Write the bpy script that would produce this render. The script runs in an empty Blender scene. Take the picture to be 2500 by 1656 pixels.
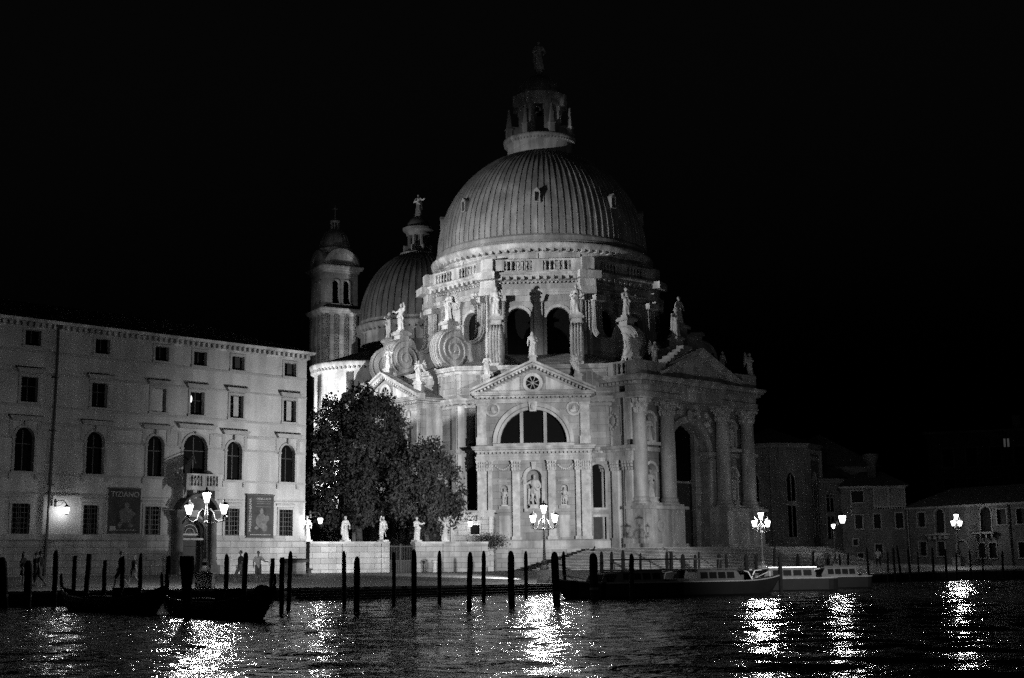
import bpy, math, random
import numpy as np
from mathutils import Vector, Matrix
S = bpy.context.scene
COL = S.collection
R = math.radians
# ------------------------------------------------------------------ camera, world, lights
ROLL, PITCH = 0.012, math.atan(550 / 3365)
cp, sp, cr, sr = math.cos(PITCH), math.sin(PITCH), math.cos(ROLL), math.sin(ROLL)
cam_d = bpy.data.cameras.new("camera"); cam = bpy.data.objects.new("camera", cam_d); COL.objects.link(cam)
S.camera = cam
cam_d.sensor_width = 36; cam_d.lens = 36 * 3365 / 2500; cam_d.clip_start = 0.5; cam_d.clip_end = 6000
F0 = Vector((0, cp, sp)); U0 = Vector((0, -sp, cp)); R0 = Vector((1, 0, 0))
RX = R0 * cr - U0 * sr; UX = R0 * sr + U0 * cr
M = Matrix(((RX.x, UX.x, -F0.x, 0), (RX.y, UX.y, -F0.y, 0), (RX.z, UX.z, -F0.z, 1.55), (0, 0, 0, 1)))
cam.matrix_world = M

S.view_settings.view_transform = 'Standard'; S.view_settings.look = 'None'
S.view_settings.exposure = 0.0; S.view_settings.gamma = 1.0
S.cycles.use_denoising = False
S.cycles.sample_clamp_indirect = 1.5
S.cycles.max_bounces = 5; S.cycles.diffuse_bounces = 1; S.cycles.glossy_bounces = 3
S.cycles.caustics_reflective = False; S.cycles.caustics_refractive = False

W = bpy.data.worlds.new("World"); S.world = W; W.use_nodes = True
nt = W.node_tree; nt.nodes.clear()
sky = nt.nodes.new('ShaderNodeTexSky'); sky.sky_type = 'NISHITA'; sky.sun_disc = False
sky.sun_elevation = R(-4); sky.sun_rotation = R(200)
bw = nt.nodes.new('ShaderNodeRGBToBW'); bg = nt.nodes.new('ShaderNodeBackground'); wo = nt.nodes.new('ShaderNodeOutputWorld')
bg.inputs['Strength'].default_value = 0.1
nt.links.new(sky.outputs[0], bw.inputs[0]); nt.links.new(bw.outputs[0], bg.inputs[0]); nt.links.new(bg.outputs[0], wo.inputs[0])

def spot(name, loc, aim, watts, angle, blend=0.5, radius=0.3):
    l = bpy.data.lights.new(name, 'SPOT'); l.energy = watts; l.spot_size = R(angle); l.spot_blend = blend
    l.shadow_soft_size = radius
    o = bpy.data.objects.new(name, l); COL.objects.link(o); o.location = loc
    o.rotation_euler = (Vector(aim) - Vector(loc)).to_track_quat('-Z', 'Y').to_euler()
    o['kind'] = 'structure'
    return o
# the floodlights that light the church at night (outside the frame or hidden behind roofs and walls), with three added fill lights
spot('floodlight_across_canal', (46, -8, 3.0), (-1.5, 125, 6.5), 860000, 15.5, 1.0, 0.4)
spot('fill_light_across_canal', (30, -16, 3), (0, 130, 16), 14000, 36, 1.0, 0.4)  # weak fill added to lift the dome front and the portico's right side
spot('floodlight_on_palazzo_roof', (-37, 93, 20.0), (-1, 136, 27.5), 165000, 38, 1.0, 0.3)
spot('floodlight_behind_roof', (-48, 124, 9.0), (-3, 138, 27), 70000, 34, 1.0, 0.3)
spot('floodlight_garden', (-27, 138, 4.0), (-18, 151, 16), 110000, 50, 1.0, 0.2)
spot('fill_light_tower', (-52, 118, 5.0), (-11, 161, 29.5), 46000, 32, 1.0, 0.3)  # fill added to brighten the bell tower and second dome
spot('fill_light_campo', (1.0, 86.5, 1.1), (-14.5, 101.5, 6.0), 30000, 72, 1.0, 0.15)  # added light without a fixture, unseen in the open, brightens the palazzo front

# ------------------------------------------------------------------ materials (black-and-white scene: every colour neutral)
MATS = {}
def mat(name, v, rough=0.85, var=0.25, scale=0.6, bump=0.0, bscale=8, metal=0.0, brick=None, spec=0.3, streak=0.0, emit=0):
    m = bpy.data.materials.new(name); m.use_nodes = True; t = m.node_tree; N = t.nodes; L = t.links
    b = N['Principled BSDF']; b.inputs['Roughness'].default_value = rough; b.inputs['Metallic'].default_value = metal
    b.inputs['Specular IOR Level'].default_value = spec
    b.inputs['Base Color'].default_value = (v, v, v, 1)
    if emit:
        b.inputs['Emission Color'].default_value = (1, 1, 1, 1); b.inputs['Emission Strength'].default_value = emit
        MATS[name] = m; return m
    tc = N.new('ShaderNodeTexCoord')
    n1 = N.new('ShaderNodeTexNoise'); n1.inputs['Scale'].default_value = scale; n1.inputs['Detail'].default_value = 8; n1.inputs['Roughness'].default_value = 0.65
    L.new(tc.outputs['Object'], n1.inputs['Vector'])
    mr = N.new('ShaderNodeMapRange'); mr.inputs['From Min'].default_value = 0.3; mr.inputs['From Max'].default_value = 0.7
    mr.inputs['To Min'].default_value = v * (1 - var); mr.inputs['To Max'].default_value = v * (1 + var)
    L.new(n1.outputs['Fac'], mr.inputs['Value']); val = mr.outputs[0]
    if streak:
        mp = N.new('ShaderNodeMapping'); mp.inputs['Scale'].default_value = (0.9, 0.9, 0.12)
        L.new(tc.outputs['Object'], mp.inputs['Vector'])
        n3 = N.new('ShaderNodeTexNoise'); n3.inputs['Scale'].default_value = 1.3; n3.inputs['Detail'].default_value = 5
        L.new(mp.outputs[0], n3.inputs['Vector'])
        m3 = N.new('ShaderNodeMapRange'); m3.inputs['From Min'].default_value = 0.42; m3.inputs['From Max'].default_value = 0.62
        m3.inputs['To Min'].default_value = 1 - streak; m3.inputs['To Max'].default_value = 1.0
        L.new(n3.outputs['Fac'], m3.inputs['Value'])
        mu = N.new('ShaderNodeMath'); mu.operation = 'MULTIPLY'; L.new(val, mu.inputs[0]); L.new(m3.outputs[0], mu.inputs[1]); val = mu.outputs[0]
    hgt = None
    if brick:
        bw_, bh_, mort = brick
        sx = N.new('ShaderNodeSeparateXYZ'); L.new(tc.outputs['Object'], sx.inputs[0])
        ad = N.new('ShaderNodeMath'); ad.operation = 'ADD'; L.new(sx.outputs[0], ad.inputs[0]); L.new(sx.outputs[1], ad.inputs[1])
        cx = N.new('ShaderNodeCombineXYZ'); L.new(ad.outputs[0], cx.inputs[0]); L.new(sx.outputs[2], cx.inputs[1])
        bt = N.new('ShaderNodeTexBrick'); bt.inputs['Scale'].default_value = 1.0
        bt.inputs['Brick Width'].default_value = bw_; bt.inputs['Row Height'].default_value = bh_
        bt.inputs['Mortar Size'].default_value = mort; bt.inputs['Mortar Smooth'].default_value = 0.2
        bt.inputs['Color1'].default_value = (1, 1, 1, 1); bt.inputs['Color2'].default_value = (0.72, 0.72, 0.72, 1); bt.inputs['Mortar'].default_value = (0.28, 0.28, 0.28, 1)
        L.new(cx.outputs[0], bt.inputs['Vector'])
        mu = N.new('ShaderNodeMath'); mu.operation = 'MULTIPLY'; L.new(val, mu.inputs[0]); L.new(bt.outputs['Color'], mu.inputs[1]); val = mu.outputs[0]
    L.new(val, b.inputs['Base Color'])
    if bump:
        n2 = N.new('ShaderNodeTexNoise'); n2.inputs['Scale'].default_value = bscale; n2.inputs['Detail'].default_value = 6
        L.new(tc.outputs['Object'], n2.inputs['Vector'])
        bp = N.new('ShaderNodeBump'); bp.inputs['Strength'].default_value = bump; bp.inputs['Distance'].default_value = 0.08
        L.new(n2.outputs['Fac'], bp.inputs['Height']); L.new(bp.outputs[0], b.inputs['Normal'])
    MATS[name] = m; return m

STONE = mat('istrian_stone', 0.42, 0.85, 0.34, 0.45, 0.5, 5, streak=0.42)
STONE_C = mat('carved_stone', 0.45, 0.8, 0.4, 1.6, 0.5, 6, streak=0.2)
ASHLAR = mat('ashlar_stone', 0.36, 0.85, 0.25, 0.5, 0.4, 6, brick=(1.3, 0.42, 0.018), streak=0.25)
CHURCHW = mat('church_wall', 0.33, 0.9, 0.36, 0.4, 0.5, 5, brick=(1.6, 0.62, 0.012), streak=0.28)
PLASTER = mat('plaster', 0.38, 0.95, 0.22, 0.35, 0.3, 9, streak=0.22)
TRIM = mat('window_trim_stone', 0.27, 0.85, 0.2, 1.2, 0.3, 9)
LEAD = mat('lead_sheet', 0.20, 0.62, 0.35, 0.5, 0.4, 3, spec=0.5, streak=0.35)
ROOF = mat('roof_tiles', 0.05, 0.9, 0.3, 2.0, 0.5, 12)
BRICK = mat('brick_wall', 0.32, 0.95, 0.35, 0.6, 0.3, 8, brick=(0.5, 0.16, 0.012), streak=0.3)
GLASS = mat('dark_glass', 0.003, 0.5, 0.2, 2, spec=0.03)
CURTAIN = mat('pale_curtain', 0.30, 0.9, 0.15, 3)
WOOD = mat('dark_wood', 0.035, 0.7, 0.3, 3, 0.5, 10)
POLEW = mat('wet_wood', 0.005, 0.95, 0.4, 2, 0.7, 9, spec=0.05)
IRON = mat('black_iron', 0.025, 0.5, 0.2, 4, spec=0.5)
IRONP = mat('painted_iron', 0.10, 0.45, 0.2, 4, spec=0.6)
PAVE = mat('paving_stone', 0.10, 0.7, 0.3, 0.3, 0.4, 4, spec=0.5)
KERB = mat('quay_edge_stone', 0.26, 0.6, 0.25, 0.8, 0.3, 5, spec=0.5)
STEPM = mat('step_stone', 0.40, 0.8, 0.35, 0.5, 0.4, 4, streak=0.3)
STEPD = mat('shaded_step_riser', 0.07, 0.9, 0.4, 0.6, 0.4, 4, streak=0.3)  # shade under the step nosings, put into the riser colour
LEAF = mat('leaves', 0.04, 0.7, 0.6, 0.7, spec=0.15)
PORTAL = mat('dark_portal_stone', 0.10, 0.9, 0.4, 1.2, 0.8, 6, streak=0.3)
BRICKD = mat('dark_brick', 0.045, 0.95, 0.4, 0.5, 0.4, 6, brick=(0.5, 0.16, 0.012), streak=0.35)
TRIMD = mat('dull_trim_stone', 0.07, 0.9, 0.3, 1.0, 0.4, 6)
BARK = mat('bark', 0.06, 0.95, 0.3, 2, 0.8, 6)
BLACKP = mat('black_lacquer', 0.0025, 0.5, 0.2, 2, spec=0.1)
HULL = mat('varnished_hull', 0.003, 0.6, 0.3, 1.0, spec=0.05)
WHITEP = mat('white_boat_paint', 0.55, 0.4, 0.15, 1.5, spec=0.5)
CANVAS = mat('dark_canvas', 0.03, 0.9, 0.2, 3)
SKIN = mat('skin', 0.10, 0.6, 0.1, 4)
CLOTHD = mat('dark_cloth', 0.008, 0.9, 0.2, 5)
CLOTHM = mat('grey_cloth', 0.05, 0.9, 0.2, 5)
CLOTHL = mat('pale_cloth', 0.25, 0.9, 0.15, 5)
HAIR = mat('dark_hair', 0.02, 0.6, 0.2, 6)
POSTER = mat('banner_cloth', 0.035, 0.8, 0.5, 1.2)
POSTER_M = mat('banner_figure_print', 0.11, 0.8, 0.45, 2.5)
POSTER_L = mat('banner_lettering', 0.32, 0.8, 0.1, 3)
WETST = mat('wet_algae_stone', 0.018, 0.7, 0.4, 1.0, 0.4, 5)
def glowmat(name, strength):
    m = bpy.data.materials.new(name); m.use_nodes = True; t = m.node_tree; t.nodes.clear()
    e = t.nodes.new('ShaderNodeEmission'); e.inputs['Strength'].default_value = strength; tr = t.nodes.new('ShaderNodeBsdfTransparent')
    ad = t.nodes.new('ShaderNodeAddShader'); o = t.nodes.new('ShaderNodeOutputMaterial')
    t.links.new(e.outputs[0], ad.inputs[0]); t.links.new(tr.outputs[0], ad.inputs[1]); t.links.new(ad.outputs[0], o.inputs[0])
    m.cycles.emission_sampling = 'NONE'; return m
GLOW = glowmat('lit_lantern_glass', 4.0); GLOWS = glowmat('lit_wall_lantern_glass', 3.0)
def bulb(parent, loc, watts, r=0.15):
    l = bpy.data.lights.new('bulb', 'POINT'); l.energy = watts; l.shadow_soft_size = r
    o = bpy.data.objects.new('bulb', l); COL.objects.link(o); o.parent = parent; o.location = loc; return o
GLOWD = mat('dim_lit_lamp', 0.8, 0.4, emit=2.0)

# ------------------------------------------------------------------ mesh builder
class MB:
    def __init__(s): s.v = []; s.f = []
    def add(s, vs, fs):
        n = len(s.v); s.v += [tuple(p) for p in vs]; s.f += [tuple(i + n for i in f) for f in fs]
    def poly(s, pts): s.add(pts, [tuple(range(len(pts)))])
    def box(s, x0, x1, y0, y1, z0, z1):
        s.add([(x0,y0,z0),(x1,y0,z0),(x1,y1,z0),(x0,y1,z0),(x0,y0,z1),(x1,y0,z1),(x1,y1,z1),(x0,y1,z1)],
              [(0,3,2,1),(4,5,6,7),(0,1,5,4),(1,2,6,5),(2,3,7,6),(3,0,4,7)])
    def obox(s, c, d, ln, o0, o1, z0, z1):      # box centred on c (2-D), long side along d, from o0 to o1 to its right
        dx, dy = d; rx, ry = dy, -dx; h = ln / 2; P = []
        for z in (z0, z1):
            for a, b in ((-h, o0), (h, o0), (h, o1), (-h, o1)): P.append((c[0]+dx*a+rx*b, c[1]+dy*a+ry*b, z))
        s.add(P, [(0,1,2,3),(7,6,5,4),(0,4,5,1),(1,5,6,2),(2,6,7,3),(3,7,4,0)])
    def prism(s, pts, z0, z1):                   # 2-D polygon (x, y) extruded in z
        n = len(pts)
        s.add([(x,y,z0) for x,y in pts]+[(x,y,z1) for x,y in pts],
              [tuple(range(n-1,-1,-1)), tuple(range(n,2*n))]+[(i,(i+1)%n,n+(i+1)%n,n+i) for i in range(n)])
    def plate(s, pts, y0, y1):                   # polygon (x, z) extruded in y
        n = len(pts)
        s.add([(x,y0,z) for x,z in pts]+[(x,y1,z) for x,z in pts],
              [tuple(range(n)), tuple(range(2*n-1,n-1,-1))]+[(i,n+i,n+(i+1)%n,(i+1)%n) for i in range(n)])
    def lathe(s, prof, cx=0, cy=0, n=16, a0=0, a1=360, mod=None, cap=True):
        full = abs(a1-a0) >= 359.9; m = n if full else n+1; V = []
        for r, z in prof:
            for k in range(m):
                a = R(a0+(a1-a0)*k/n); q = r*(mod(a, z) if mod else 1)
                V.append((cx+q*math.sin(a), cy-q*math.cos(a), z))
        Fs = []
        for i in range(len(prof)-1):
            for k in range(n):
                k2 = (k+1)%m if full else k+1
                Fs.append((i*m+k, i*m+k2, (i+1)*m+k2, (i+1)*m+k))
        if full and cap:
            if prof[0][0] > 1e-4: Fs.append(tuple(range(m-1,-1,-1)))
            if prof[-1][0] > 1e-4: Fs.append(tuple(range((len(prof)-1)*m, len(prof)*m)))
        s.add(V, Fs)
    def tube(s, pts, rad, n=6):
        P = [Vector(p) for p in pts]; rr = rad if isinstance(rad, (list, tuple)) else [rad]*len(P); V = []; up = None
        for i, p in enumerate(P):
            t = (P[min(i+1,len(P)-1)]-P[max(i-1,0)])
            if t.length < 1e-6: t = Vector((0,0,1))
            t.normalize()
            if up is None: up = Vector((0,0,1)) if abs(t.z) < 0.9 else Vector((1,0,0))
            a = t.cross(up)
            if a.length < 1e-4: a = t.cross(Vector((0.3,1,0.2)))
            a.normalize(); b = a.cross(t).normalized(); up = b
            for k in range(n):
                g = 2*math.pi*k/n; V.append(p+(a*math.cos(g)+b*math.sin(g))*rr[i])
        Fs = [(i*n+k, i*n+(k+1)%n, (i+1)*n+(k+1)%n, (i+1)*n+k) for i in range(len(P)-1) for k in range(n)]
        Fs += [tuple(range(n-1,-1,-1)), tuple(range((len(P)-1)*n, len(P)*n))]
        s.add(V, Fs)
    def sweep(s, path, prof, closed=False):      # profile (out, z) swept along a 2-D path, out = right of travel
        n = len(path); nrm = []
        for i in range(n):
            a = path[i-1] if (closed or i > 0) else None; b = path[i]; c = path[(i+1)%n] if (closed or i < n-1) else None
            ns = []
            for p, q in ((a, b), (b, c)):
                if p is None or q is None: continue
                dx, dy = q[0]-p[0], q[1]-p[1]; l = math.hypot(dx, dy) or 1; ns.append((dy/l, -dx/l))
            if len(ns) == 1: nrm.append(ns[0])
            else:
                mx, my = ns[0][0]+ns[1][0], ns[0][1]+ns[1][1]; l2 = (mx*mx+my*my) or 1; k = 2/l2; nrm.append((mx*k, my*k))
        m = len(prof); V = [(path[i][0]+nrm[i][0]*o, path[i][1]+nrm[i][1]*o, z) for i in range(n) for o, z in prof]
        Fs = [(i*m+j, ((i+1)%n)*m+j, ((i+1)%n)*m+j+1, i*m+j+1) for i in range(n if closed else n-1) for j in range(m-1)]
        if not closed: Fs += [tuple(range(m)), tuple(range((n-1)*m+m-1, (n-1)*m-1, -1))]
        s.add(V, Fs)
    def dentils(s, path, o0, o1, z0, z1, step, wd, closed=False):
        n = len(path)
        for i in range(n if closed else n-1):
            a, b = path[i], path[(i+1)%n]; l = math.hypot(b[0]-a[0], b[1]-a[1]); d = ((b[0]-a[0])/l, (b[1]-a[1])/l)
            k = max(1, round(l/step))
            for j in range(k):
                t = (j+0.5)/k*l; s.obox((a[0]+d[0]*t, a[1]+d[1]*t), d, wd, o0, o1, z0, z1)
    def ring(s, uc, zc, r0, r1, y0, y1, a0=0, a1=180, n=20):   # flat arch ring in the facade plane
        full = abs(a1-a0) >= 359; V = []; m = n if full else n+1
        for k in range(m):
            a = R(a0+(a1-a0)*k/n); c, q = math.cos(a), math.sin(a)
            V += [(uc+r0*c,y0,zc+r0*q),(uc+r1*c,y0,zc+r1*q),(uc+r1*c,y1,zc+r1*q),(uc+r0*c,y1,zc+r0*q)]
        Fs = []
        for k in range(n):
            k2 = (k+1)%m
            for j in range(4): Fs.append((k*4+j, k*4+(j+1)%4, k2*4+(j+1)%4, k2*4+j))
        if not full: Fs += [(0,1,2,3), (n*4+3,n*4+2,n*4+1,n*4)]
        s.add(V, Fs)
    def wall(s, u0, u1, z0, z1, ops, depth, y=0.0):
        us = {u0, u1}; zs = {z0, z1}
        for o in ops: us |= {max(u0,o[0]-o[1]/2), min(u1,o[0]+o[1]/2)}; zs |= {max(z0,o[2]), min(z1,o[3])}
        us = sorted(us); zs = sorted(zs)
        for a, b in zip(us, us[1:]):
            for c, d in zip(zs, zs[1:]):
                mu, mz = (a+b)/2, (c+d)/2
                if any(abs(mu-o[0]) < o[1]/2 and o[2] < mz < o[3] for o in ops): continue
                s.poly([(a,y,c),(b,y,c),(b,y,d),(a,y,d)])
        for o in ops:
            uc, w, zb, zt = o[:4]; h = w/2; arch = len(o) > 4 and o[4]; zs_ = zt-h if arch else zt
            s.poly([(uc-h,y,zb),(uc-h,y,zs_),(uc-h,y+depth,zs_),(uc-h,y+depth,zb)])
            s.poly([(uc+h,y,zs_),(uc+h,y,zb),(uc+h,y+depth,zb),(uc+h,y+depth,zs_)])
            s.poly([(uc-h,y,zb),(uc-h,y+depth,zb),(uc+h,y+depth,zb),(uc+h,y,zb)])
            if not arch: s.poly([(uc-h,y,zt),(uc+h,y,zt),(uc+h,y+depth,zt),(uc-h,y+depth,zt)])
            else:
                n = 14
                for k in range(n):
                    a, b = math.pi*(1-k/n), math.pi*(1-(k+1)/n)
                    p = (uc+h*math.cos(a), zs_+h*math.sin(a)); q = (uc+h*math.cos(b), zs_+h*math.sin(b))
                    s.poly([(p[0],y,p[1]),(q[0],y,q[1]),(q[0],y,zt),(p[0],y,zt)])
                    s.poly([(p[0],y,p[1]),(p[0],y+depth,p[1]),(q[0],y+depth,q[1]),(q[0],y,q[1])])
    def pane(s, o, y):
        uc, w, zb, zt = o[:4]; h = w/2; arch = len(o) > 4 and o[4]
        if not arch: P = [(uc-h,zb),(uc+h,zb),(uc+h,zt),(uc-h,zt)]
        else: P = [(uc-h,zb),(uc+h,zb)]+[(uc+h*math.cos(math.pi*k/14), zt-h+h*math.sin(math.pi*k/14)) for k in range(15)]
        s.plate(P, y, y+0.04)
    def surround(s, o, y0, y1, t):               # stone frame round an opening
        uc, w, zb, zt = o[:4]; h = w/2; arch = len(o) > 4 and o[4]; zs_ = zt-h if arch else zt
        s.box(uc-h-t, uc-h, y0, y1, zb, zs_); s.box(uc+h, uc+h+t, y0, y1, zb, zs_)
        if arch: s.ring(uc, zs_, h, h+t, y0, y1, 0, 180, 14)
        else: s.box(uc-h-t, uc+h+t, y0, y1, zt, zt+t)
        s.box(uc-h-t*1.3, uc+h+t*1.3, y0-0.05, y1, zb-t*0.9, zb)
    def baluster(s, x, y, z0, z1, r=0.11, n=7):
        h = z1-z0
        s.lathe([(r*.8,z0),(r*.8,z0+.08*h),(r*.45,z0+.14*h),(r,z0+.36*h),(r*.62,z0+.58*h),(r*.38,z0+.78*h),(r*.75,z0+.9*h),(r*.75,z1)], x, y, n)
    def balustrade(s, a, b, z0, z1, thick=0.3, step=0.34, posts=True, inset=0.5, r=0.12):
        l = math.hypot(b[0]-a[0], b[1]-a[1]); d = ((b[0]-a[0])/l, (b[1]-a[1])/l); c = ((a[0]+b[0])/2, (a[1]+b[1])/2)
        h = z1-z0
        s.obox(c, d, l, -thick/2, thick/2, z0, z0+.12*h); s.obox(c, d, l, -thick*.65, thick*.65, z1-.14*h, z1)
        if posts:
            for t in (inset/2, l/2, l-inset/2):
                s.obox((a[0]+d[0]*t, a[1]+d[1]*t), d, inset*(0.7 if t == l/2 else 1), -thick*.6, thick*.6, z0+.02, z1-.14*h)
        segs = ((inset, l/2-inset*.35), (l/2+inset*.35, l-inset)) if posts else ((0, l),)
        for s0, s1 in segs:
            k = max(1, int((s1-s0)/step))
            for j in range(k):
                t = s0+(s1-s0)*(j+.5)/k; s.baluster(a[0]+d[0]*t, a[1]+d[1]*t, z0+.12*h, z1-.14*h, r, 6)

def put(name, mb, m, parent=None, loc=(0,0,0), rz=0.0, smooth=False):
    me = bpy.data.meshes.new(name)
    if isinstance(mb, MB):
        me.from_pydata(mb.v, [], mb.f)
    else: me = mb
    if smooth:
        me.polygons.foreach_set('use_smooth', [True]*len(me.polygons))
    me.materials.clear(); me.materials.append(m); me.update()
    o = bpy.data.objects.new(name, me); COL.objects.link(o)
    o.location = loc; o.rotation_euler = (0, 0, rz)
    if parent is not None: o.parent = parent
    return o
def tag(o, label, cat, group=None, kind=None):
    o['label'] = label; o['category'] = cat
    if group: o['group'] = group
    if kind: o['kind'] = kind
    return o
def empty(name, loc, rz=0.0):
    o = bpy.data.objects.new(name, None); COL.objects.link(o); o.location = loc; o.rotation_euler = (0,0,rz); o.empty_display_size = 0.5
    return o
def copy_tree(o, loc=None, rz=None):
    c = o.copy(); COL.objects.link(c)
    if loc is not None: c.location = loc
    if rz is not None: c.rotation_euler = (0,0,rz)
    for ch in list(o.children):
        d = ch.copy(); COL.objects.link(d); d.parent = c
        for g in list(ch.children):
            e = g.copy(); COL.objects.link(e); e.parent = d
    return c
def structure(o): o['kind'] = 'structure'; return o

# ------------------------------------------------------------------ ground, quay, water
EDGE = [(-400,-160),(-60,42),(-40,55),(-23,64),(-11.6,70),(1.6,80),(22,100),(33,110),(41,112),(60,104),(400,60)]
ZF = -0.1
def edge_y(x):
    for (a,b),(c,d) in zip(EDGE, EDGE[1:]):
        if a <= x <= c: return b+(d-b)*(x-a)/(c-a)
    return 50
def gz(x, y):
    zf = 0.58-0.17*min(1, max(0, (x+23)/24)) if x < 20 else 0.41+0.25*min(1, (x-20)/15)
    d = max(0, (y-edge_y(x))*0.72)
    return zf+0.036*min(16, d)
def make_ground():
    xs = [-400,-200,-90,-60]+list(np.arange(-50,62,1.0))+[80,120,220,400]; V = []; Fs = []
    ds = [0,0.5,1.5,3,5,8,12,16,20,30,60,200,1500]
    for x in xs:
        for d in ds: V.append((x, edge_y(x)+d/0.72, gz(x, edge_y(x)+d/0.72)))
    n = len(ds)
    for i in range(len(xs)-1):
        for j in range(n-1): Fs.append((i*n+j,(i+1)*n+j,(i+1)*n+j+1,i*n+j+1))
    mb = MB(); mb.add(V, Fs); return mb
structure(put('ground', make_ground(), PAVE))
qb = MB(); prof = [(-0.75, 0.004), (0.0, 0.012), (0.02, -0.05)]
mbk = MB(); wq = MB()
for (a,b) in zip(EDGE[1:-1], EDGE[2:-1]):
    n = max(1, int(math.hypot(b[0]-a[0], b[1]-a[1])/2))
    for k in range(n):
        p = (a[0]+(b[0]-a[0])*k/n, a[1]+(b[1]-a[1])*k/n); q = (a[0]+(b[0]-a[0])*(k+1)/n, a[1]+(b[1]-a[1])*(k+1)/n)
        l = math.hypot(q[0]-p[0], q[1]-p[1]); d = ((q[0]-p[0])/l, (q[1]-p[1])/l); z = gz(*p)
        mbk.obox(((p[0]+q[0])/2, (p[1]+q[1])/2), d, l-0.012, -0.7, 0.03, z-0.1, z+0.022)
        wq.obox(((p[0]+q[0])/2, (p[1]+q[1])/2), d, l, -0.1, 0.0, -1.5, z-0.1)
structure(put('quay_edge', mbk, KERB)); structure(put('quay_wall', wq, WETST))
st = MB()
for i, (p, q) in enumerate((((-11.6,70),(1.6,80)), ((1.6,80),(4.2,82.5)))):
    l = math.hypot(q[0]-p[0], q[1]-p[1]); d = ((q[0]-p[0])/l, (q[1]-p[1])/l)
    for k in range(5): st.obox(((p[0]+q[0])/2, (p[1]+q[1])/2), d, l, 0.03, 0.03+0.42*(k+1), -1.2, 0.36-0.13*k)
structure(put('water_stairs', st, WETST))

def make_water():
    def axis(lo, hi, step, far):
        a = list(np.arange(lo, hi+1e-6, step)); g = step; l = a[0]; r_ = a[-1]; L_ = []; R_ = []
        while l > -far: g *= 1.35; l -= g; L_.append(l)
        g = step
        while r_ < far: g *= 1.35; r_ += g; R_.append(r_)
        return np.array(L_[::-1]+a+R_)
    xs = axis(-32, 40, 0.2, 1500); ys = axis(14, 104, 0.24, 1500)
    X, Y = np.meshgrid(xs, ys, indexing='ij'); Z = np.zeros_like(X)
    rng = np.random.RandomState(5)
    for k in range(70):
        lam = 0.7*(3.2/0.7)**rng.rand(); th = rng.normal(math.pi*0.42, 0.75); kk = 2*math.pi/lam
        amp = 0.0062*lam*rng.uniform(0.5, 1.2)*0.36
        Z += amp*np.sin(kk*(X*math.cos(th)+Y*math.sin(th))+rng.rand()*6.28+0.5*np.sin(X*0.11+Y*0.07+k))
    fade = np.clip((140-np.hypot(X, Y-50))/60, 0, 1); Z = Z*fade-0.1
    nx, ny = len(xs), len(ys); me = bpy.data.meshes.new('canal_water')
    co = np.stack([X, Y, Z], -1).reshape(-1, 3).astype(np.float32)
    i, j = np.meshgrid(np.arange(nx-1), np.arange(ny-1), indexing='ij'); b = (i*ny+j).ravel()
    idx = np.stack([b, b+ny, b+ny+1, b+1], -1).astype(np.int32)
    me.vertices.add(nx*ny); me.vertices.foreach_set('co', co.ravel())
    me.loops.add(idx.size); me.loops.foreach_set('vertex_index', idx.ravel())
    me.polygons.add(len(idx)); me.polygons.foreach_set('loop_start', np.arange(0, idx.size, 4)); me.polygons.foreach_set('loop_total', np.full(len(idx), 4))
    me.polygons.foreach_set('use_smooth', np.ones(len(idx), bool)); me.update(); me.validate()
    m = bpy.data.materials.new('canal_water'); m.use_nodes = True; t = m.node_tree; N = t.nodes; L = t.links; bs = N['Principled BSDF']
    bs.inputs['Base Color'].default_value = (0.012,)*3+(1,); bs.inputs['Roughness'].default_value = 0.10; bs.inputs['IOR'].default_value = 1.33
    g = N.new('ShaderNodeNewGeometry'); mp = N.new('ShaderNodeMapping'); mp.inputs['Scale'].default_value = (1.0, 1.15, 1.0); mp.inputs['Rotation'].default_value = (0, 0, R(12))
    L.new(g.outputs['Position'], mp.inputs['Vector'])
    n1 = N.new('ShaderNodeTexNoise'); n1.inputs['Scale'].default_value = 1.7; n1.inputs['Detail'].default_value = 3; n1.inputs['Roughness'].default_value = 0.6; n1.inputs['Distortion'].default_value = 0.6
    L.new(mp.outputs[0], n1.inputs['Vector'])
    bp = N.new('ShaderNodeBump'); bp.inputs['Strength'].default_value = 1.0; bp.inputs['Distance'].default_value = 0.15
    L.new(n1.outputs['Fac'], bp.inputs['Height']); L.new(bp.outputs[0], bs.inputs['Normal'])
    structure(put('canal_water', me, m))
make_water()

# ------------------------------------------------------------------ figures (statues and people)
def capsule(mb, p0, r0, p1, r1, n=10):
    p0, p1 = Vector(p0), Vector(p1); t = p1-p0; l = t.length
    if l < 1e-5: t = Vector((0,0,1))
    t.normalize(); P = []; Q = []
    for k in range(4): a = R(90-22.5*k); P.append(p0-t*r0*math.sin(a)); Q.append(max(0.001, r0*math.cos(a)))
    for k in range(0, 5): a = R(22.5*k); P.append(p1+t*r1*math.sin(a)); Q.append(max(0.001, r1*math.cos(a)))
    # consistent frame along a straight axis
    up = Vector((0,0,1)) if abs(t.z) < 0.9 else Vector((1,0,0)); a = t.cross(up).normalized(); b = a.cross(t); V = []
    for p, r_ in zip(P, Q):
        for k in range(n): g = 2*math.pi*k/n; V.append(p+(a*math.cos(g)+b*math.sin(g))*r_)
    m = len(P)
    mb.add(V, [(i*n+k, i*n+(k+1)%n, (i+1)*n+(k+1)%n, (i+1)*n+k) for i in range(m-1) for k in range(n)]+[tuple(range(n-1,-1,-1)), tuple(range((m-1)*n, m*n))])
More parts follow.
